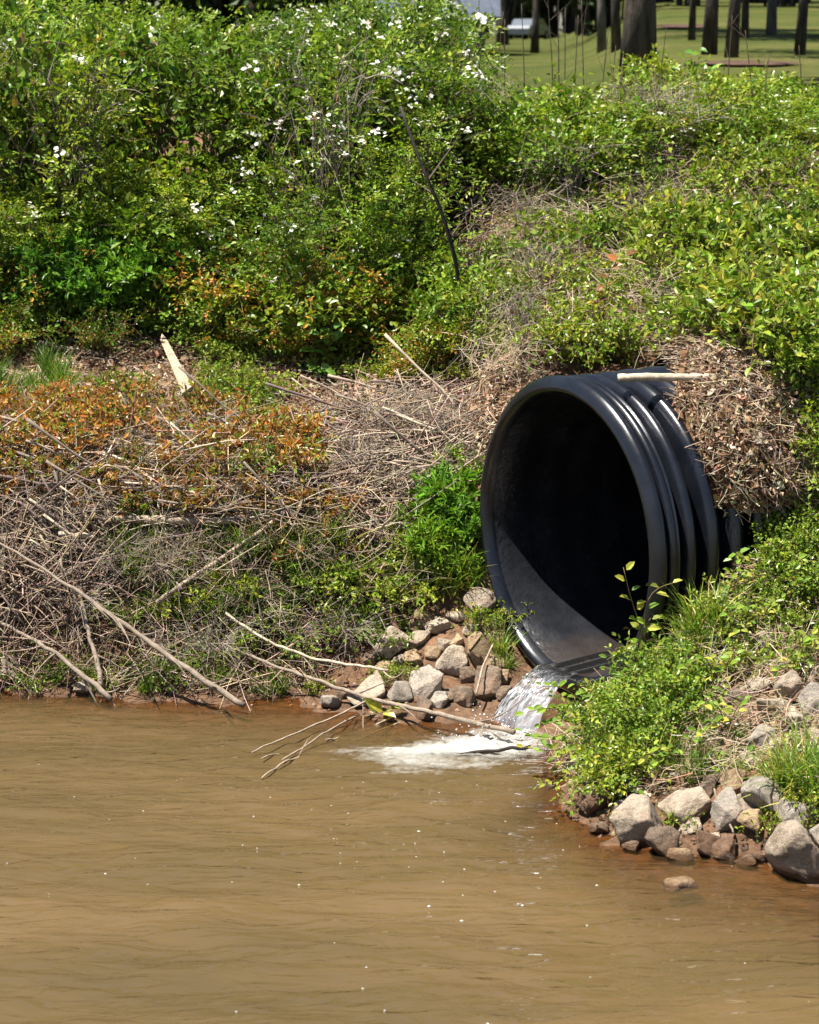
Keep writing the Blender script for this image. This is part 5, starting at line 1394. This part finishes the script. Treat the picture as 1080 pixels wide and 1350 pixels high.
for q_ in ((985, 86, 150, 6), (900, 36, 90, 5)): bed(*q_)

# a house seen through the branches
def house():
    Yh = 62; gl = PY(560, 45, Yh)
    bx0, bx1 = PY(395, 0, Yh)[0], PY(640, 0, Yh)[0]
    gz = float(lawn_z(np.array([gl[0]]), np.array([Yh]))[0]) - .1
    o = empty('house', (0, Yh, gz), 'low house with blue grey roof and white gable behind the thicket', 'house')
    def box(name, x0, x1, y0, y1, z0, z1, mat, par=o):
        v = [(x, y, z) for z in (z0, z1) for y in (y0, y1) for x in (x0, x1)]
        v = np.array(v) - (np.array([0, Yh, gz]) if par is o else np.array([0, Yh, gz]))
        f = np.array([[0, 2, 3, 1], [4, 5, 7, 6], [0, 1, 5, 4], [2, 6, 7, 3], [0, 4, 6, 2], [1, 3, 7, 5]])
        return link(name, mesh_np(name, v, [f]), mat, par)
    ze = float(PY(560, 22, Yh)[2])
    box('wall', bx0, bx1, Yh, Yh + 5, gz, ze, M['siding'])
    # main roof
    r = 2.2
    v = np.array([(bx0 - .4, Yh - .5, ze), (bx1 + .4, Yh - .5, ze), (bx1 + .4, Yh + 5.5, ze), (bx0 - .4, Yh + 5.5, ze), (bx0 - .4, Yh + 2.5, ze + r), (bx1 + .4, Yh + 2.5, ze + r)]) - np.array([0, Yh, gz])
    rf = link('roof', mesh_np('roof', v, [np.array([[0, 1, 5, 4], [2, 3, 4, 5], [0, 3, 2, 1]]), np.array([[0, 4, 3], [1, 2, 5]])]), M['roof'], o)
    # porch gable with white boards
    gx0, gx1 = PY(552, 0, Yh - 1)[0], PY(618, 0, Yh - 1)[0]; gm = (gx0 + gx1) / 2; gh = .95
    v = np.array([(gx0, Yh - 1.6, ze), (gx1, Yh - 1.6, ze), (gm, Yh - 1.6, ze + gh), (gx0, Yh + 1, ze), (gx1, Yh + 1, ze), (gm, Yh + 1, ze + gh)]) - np.array([0, Yh, gz])
    link('gable_roof', mesh_np('gable_roof', v + np.array([0, 0, .03]), [np.array([[0, 2, 5, 3], [1, 4, 5, 2]])]), M['roof'], o)
    link('gable', mesh_np('gable', v * 1.0 + np.array([0, .05, -.02]), [np.array([[0, 1, 2]])]), M['trim'], o)
    for pxc in (455, 484, 556, 612):
        xc = PY(pxc, 30, Yh - 1.5)[0]
        box('porch_column', xc - .09, xc + .09, Yh - 1.5, Yh - 1.32, gz, ze - .12, M['trim'])
    box('porch_beam', bx0, bx1, Yh - 1.55, Yh - 1.3, ze - .12, ze - .003, M['trim'])
    for pxc in (430, 470, 520, 585):
        xc = PY(pxc, 30, Yh)[0]
        w_ = box('window', xc - .35, xc + .35, Yh - .04, Yh - .003, ze - 1.3, ze - .35, M['glass'])
        fr_ = []
        for x0_, x1_, z0_, z1_ in ((xc - .42, xc - .35, ze - 1.37, ze - .28), (xc + .35, xc + .42, ze - 1.37, ze - .28), (xc - .35, xc + .35, ze - 1.37, ze - 1.3), (xc - .35, xc + .35, ze - .35, ze - .28)):
            box('frame', x0_, x1_, Yh - .07, Yh - .002, z0_, z1_, M['trim'], w_)
M['glass'] = simple('dark_glass', (.02, .025, .03), (.03, .035, .045), 2, .1, 0, spec=.6)
M['carpaint'] = simple('pale_car_paint', (.06, .075, .095), (.08, .095, .115), 2, .25, 0, spec=.6)
M['tyre'] = simple('tyre_rubber', (.012, .012, .012), (.02, .02, .02), 9, .9, 0)
house()
def car():
    b = PY(697, 48, 165.); b[2] = float(lawn_z(b[:1], b[1:2])[0]); o = empty('parked_car', b, 'pale blue car parked beyond the lawn by slim dark tree', 'car', rz=1.15)
    s_ = 1.0
    prof = np.array([(-2.1, .35), (-2.15, .75), (-1.95, .95), (-1.2, 1.0), (-.7, 1.42), (.6, 1.45), (1.25, 1.02), (1.95, .9), (2.15, .7), (2.1, .35)])
    def ext(pr, w, name, mat, par):
        n = len(pr); v = np.array([(x, -w, z) for x, z in pr] + [(x, w, z) for x, z in pr])
        f = [np.array([[i, (i + 1) % n, n + (i + 1) % n, n + i] for i in range(n)]), np.array([list(range(n))[::-1]]), np.array([list(range(n, 2 * n))])]
        return link(name, mesh_np(name, v, f), mat, par)
    ext(prof, .86, 'body', M['carpaint'], o)
    ext(np.array([(-1.05, 1.02), (-.62, 1.36), (-.1, 1.38), (-.1, 1.02)]), .868, 'side_window', M['glass'], o)
    ext(np.array([(0, 1.02), (0, 1.38), (.52, 1.38), (1.05, 1.03)]), .868, 'side_window', M['glass'], o)
    for x in (-1.35, 1.35):
        for y in (-.8, .8):
            an = np.linspace(0, 6.283, 19)[:-1]
            v = np.concatenate([np.stack([x + .32 * np.cos(an), np.full(18, y + dy), .32 + .32 * np.sin(an)], -1) for dy in (-.1, .1)])
            f = [np.array([[i, (i + 1) % 18, 18 + (i + 1) % 18, 18 + i] for i in range(18)]), np.array([list(range(18))[::-1]]), np.array([list(range(18, 36))])]
            wh_ = link('wheel', mesh_np('wheel', v, f, smooth=False), M['tyre'], o)
            yo = y + (.108 if y > 0 else -.108)
            link('hub', mesh_np('hub', np.concatenate([[[x, yo, .32]], np.stack([x + .2 * np.cos(an), np.full(18, yo), .32 + .2 * np.sin(an)], -1)]), [np.array([[0, 1 + i_, 1 + (i_ + 1) % 18] for i_ in range(18)])]), M['carpaint'], wh_)
car()
# woodland edge far behind: trees with low crowns, one by one
WP = [shrub_parts(600 + k, 2.4, 4.2, 30, 420, 8, .26, [(.03, .06, .014), (.045, .08, .02), (.022, .042, .012)], tmpl=T_DIAMOND, aspect=.6, tw=(.5, 1.3), tmin=.12, stemcol=(.05, .04, .03), crad=.05) for k in range(3)]
k_ = 0
for Yw in (72, 84):
    for xw in np.arange(-26, 34, 2.7):
        xx = xw + random.uniform(-.6, .6); yy = Yw + random.uniform(-2, 2)
        if .035 < xx / yy < .075: continue
        st, fo, _c = WP[k_ % 3]; k_ += 1
        o = empty('woodland_shrub', (xx, yy, float(lawn_z(np.array([xx]), np.array([yy]))[0]) - .1), 'dark evergreen bush in the far wood edge beyond the lawn', 'bush', 'far wood edge bushes', random.uniform(0, 6), random.uniform(.8, 1.35))
        link('stems', st, M['bark'], o); link('foliage', fo, M['needle'], o, kind='stuff')
for k_ in range(14):
    xx = 2 + k_ * 1.9; yy = 190 + random.uniform(-4, 4); st, fo, _c = WP[k_ % 3]
    o = empty('woodland_shrub', (xx, yy, float(lawn_z(np.array([xx]), np.array([yy]))[0]) - .1), 'dark tree mass far beyond the parked car', 'bush', 'trees beyond the car', random.uniform(0, 6), random.uniform(1.7, 2.4))
    link('stems', st, M['bark'], o); link('foliage', fo, M['needle'], o, kind='stuff')
TRK = {}
for k_ in range(16):
    xx = -36 + k_ * 5 + random.uniform(-.8, .8); yy = random.uniform(90, 120)
    (v, f), lm, cm = TP[k_ % 3]
    vv = v.copy(); cen = vv.reshape(-1, 16, 3).mean(1, keepdims=True); vv = (cen + (vv.reshape(-1, 16, 3) - cen) * .4).reshape(-1, 3)
    if k_ < 3: TRK[k_] = mesh_np('trunk', vv, f, smooth=True)
    o = empty('woodland_tree', (xx, yy, float(lawn_z(np.array([xx]), np.array([yy]))[0]) - .1), 'tall dark tree in the far wood behind house and lawn', 'tree', 'far wood trees', k_ * 1.1, 1.15)
    link('trunk', TRK[k_ % 3], M['bark'], o); link('limb', lm, M['bark'], o); link('crown', cm, M['needle'], o, kind='stuff')
# low trees right behind the thicket that darken the top left corner
for xx, yy, sc in ((-6.5, 27, .8), (-4.0, 30, .9), (-1.6, 33, .75), (-8.5, 29, .9), (-5.4, 36, 1.0), (-2.9, 38, .9)):
    st, fo, _c = WP[random.randrange(3)]
    o = empty('evergreen_tree', (xx, yy, float(lawn_z(np.array([xx]), np.array([yy]))[0]) - .1), 'dark bushy evergreen behind the flowering thicket', 'tree', 'evergreens behind the thicket', random.uniform(0, 6), sc)
    link('trunk', st, M['bark'], o); link('crown', fo, M['needle'], o, kind='stuff')
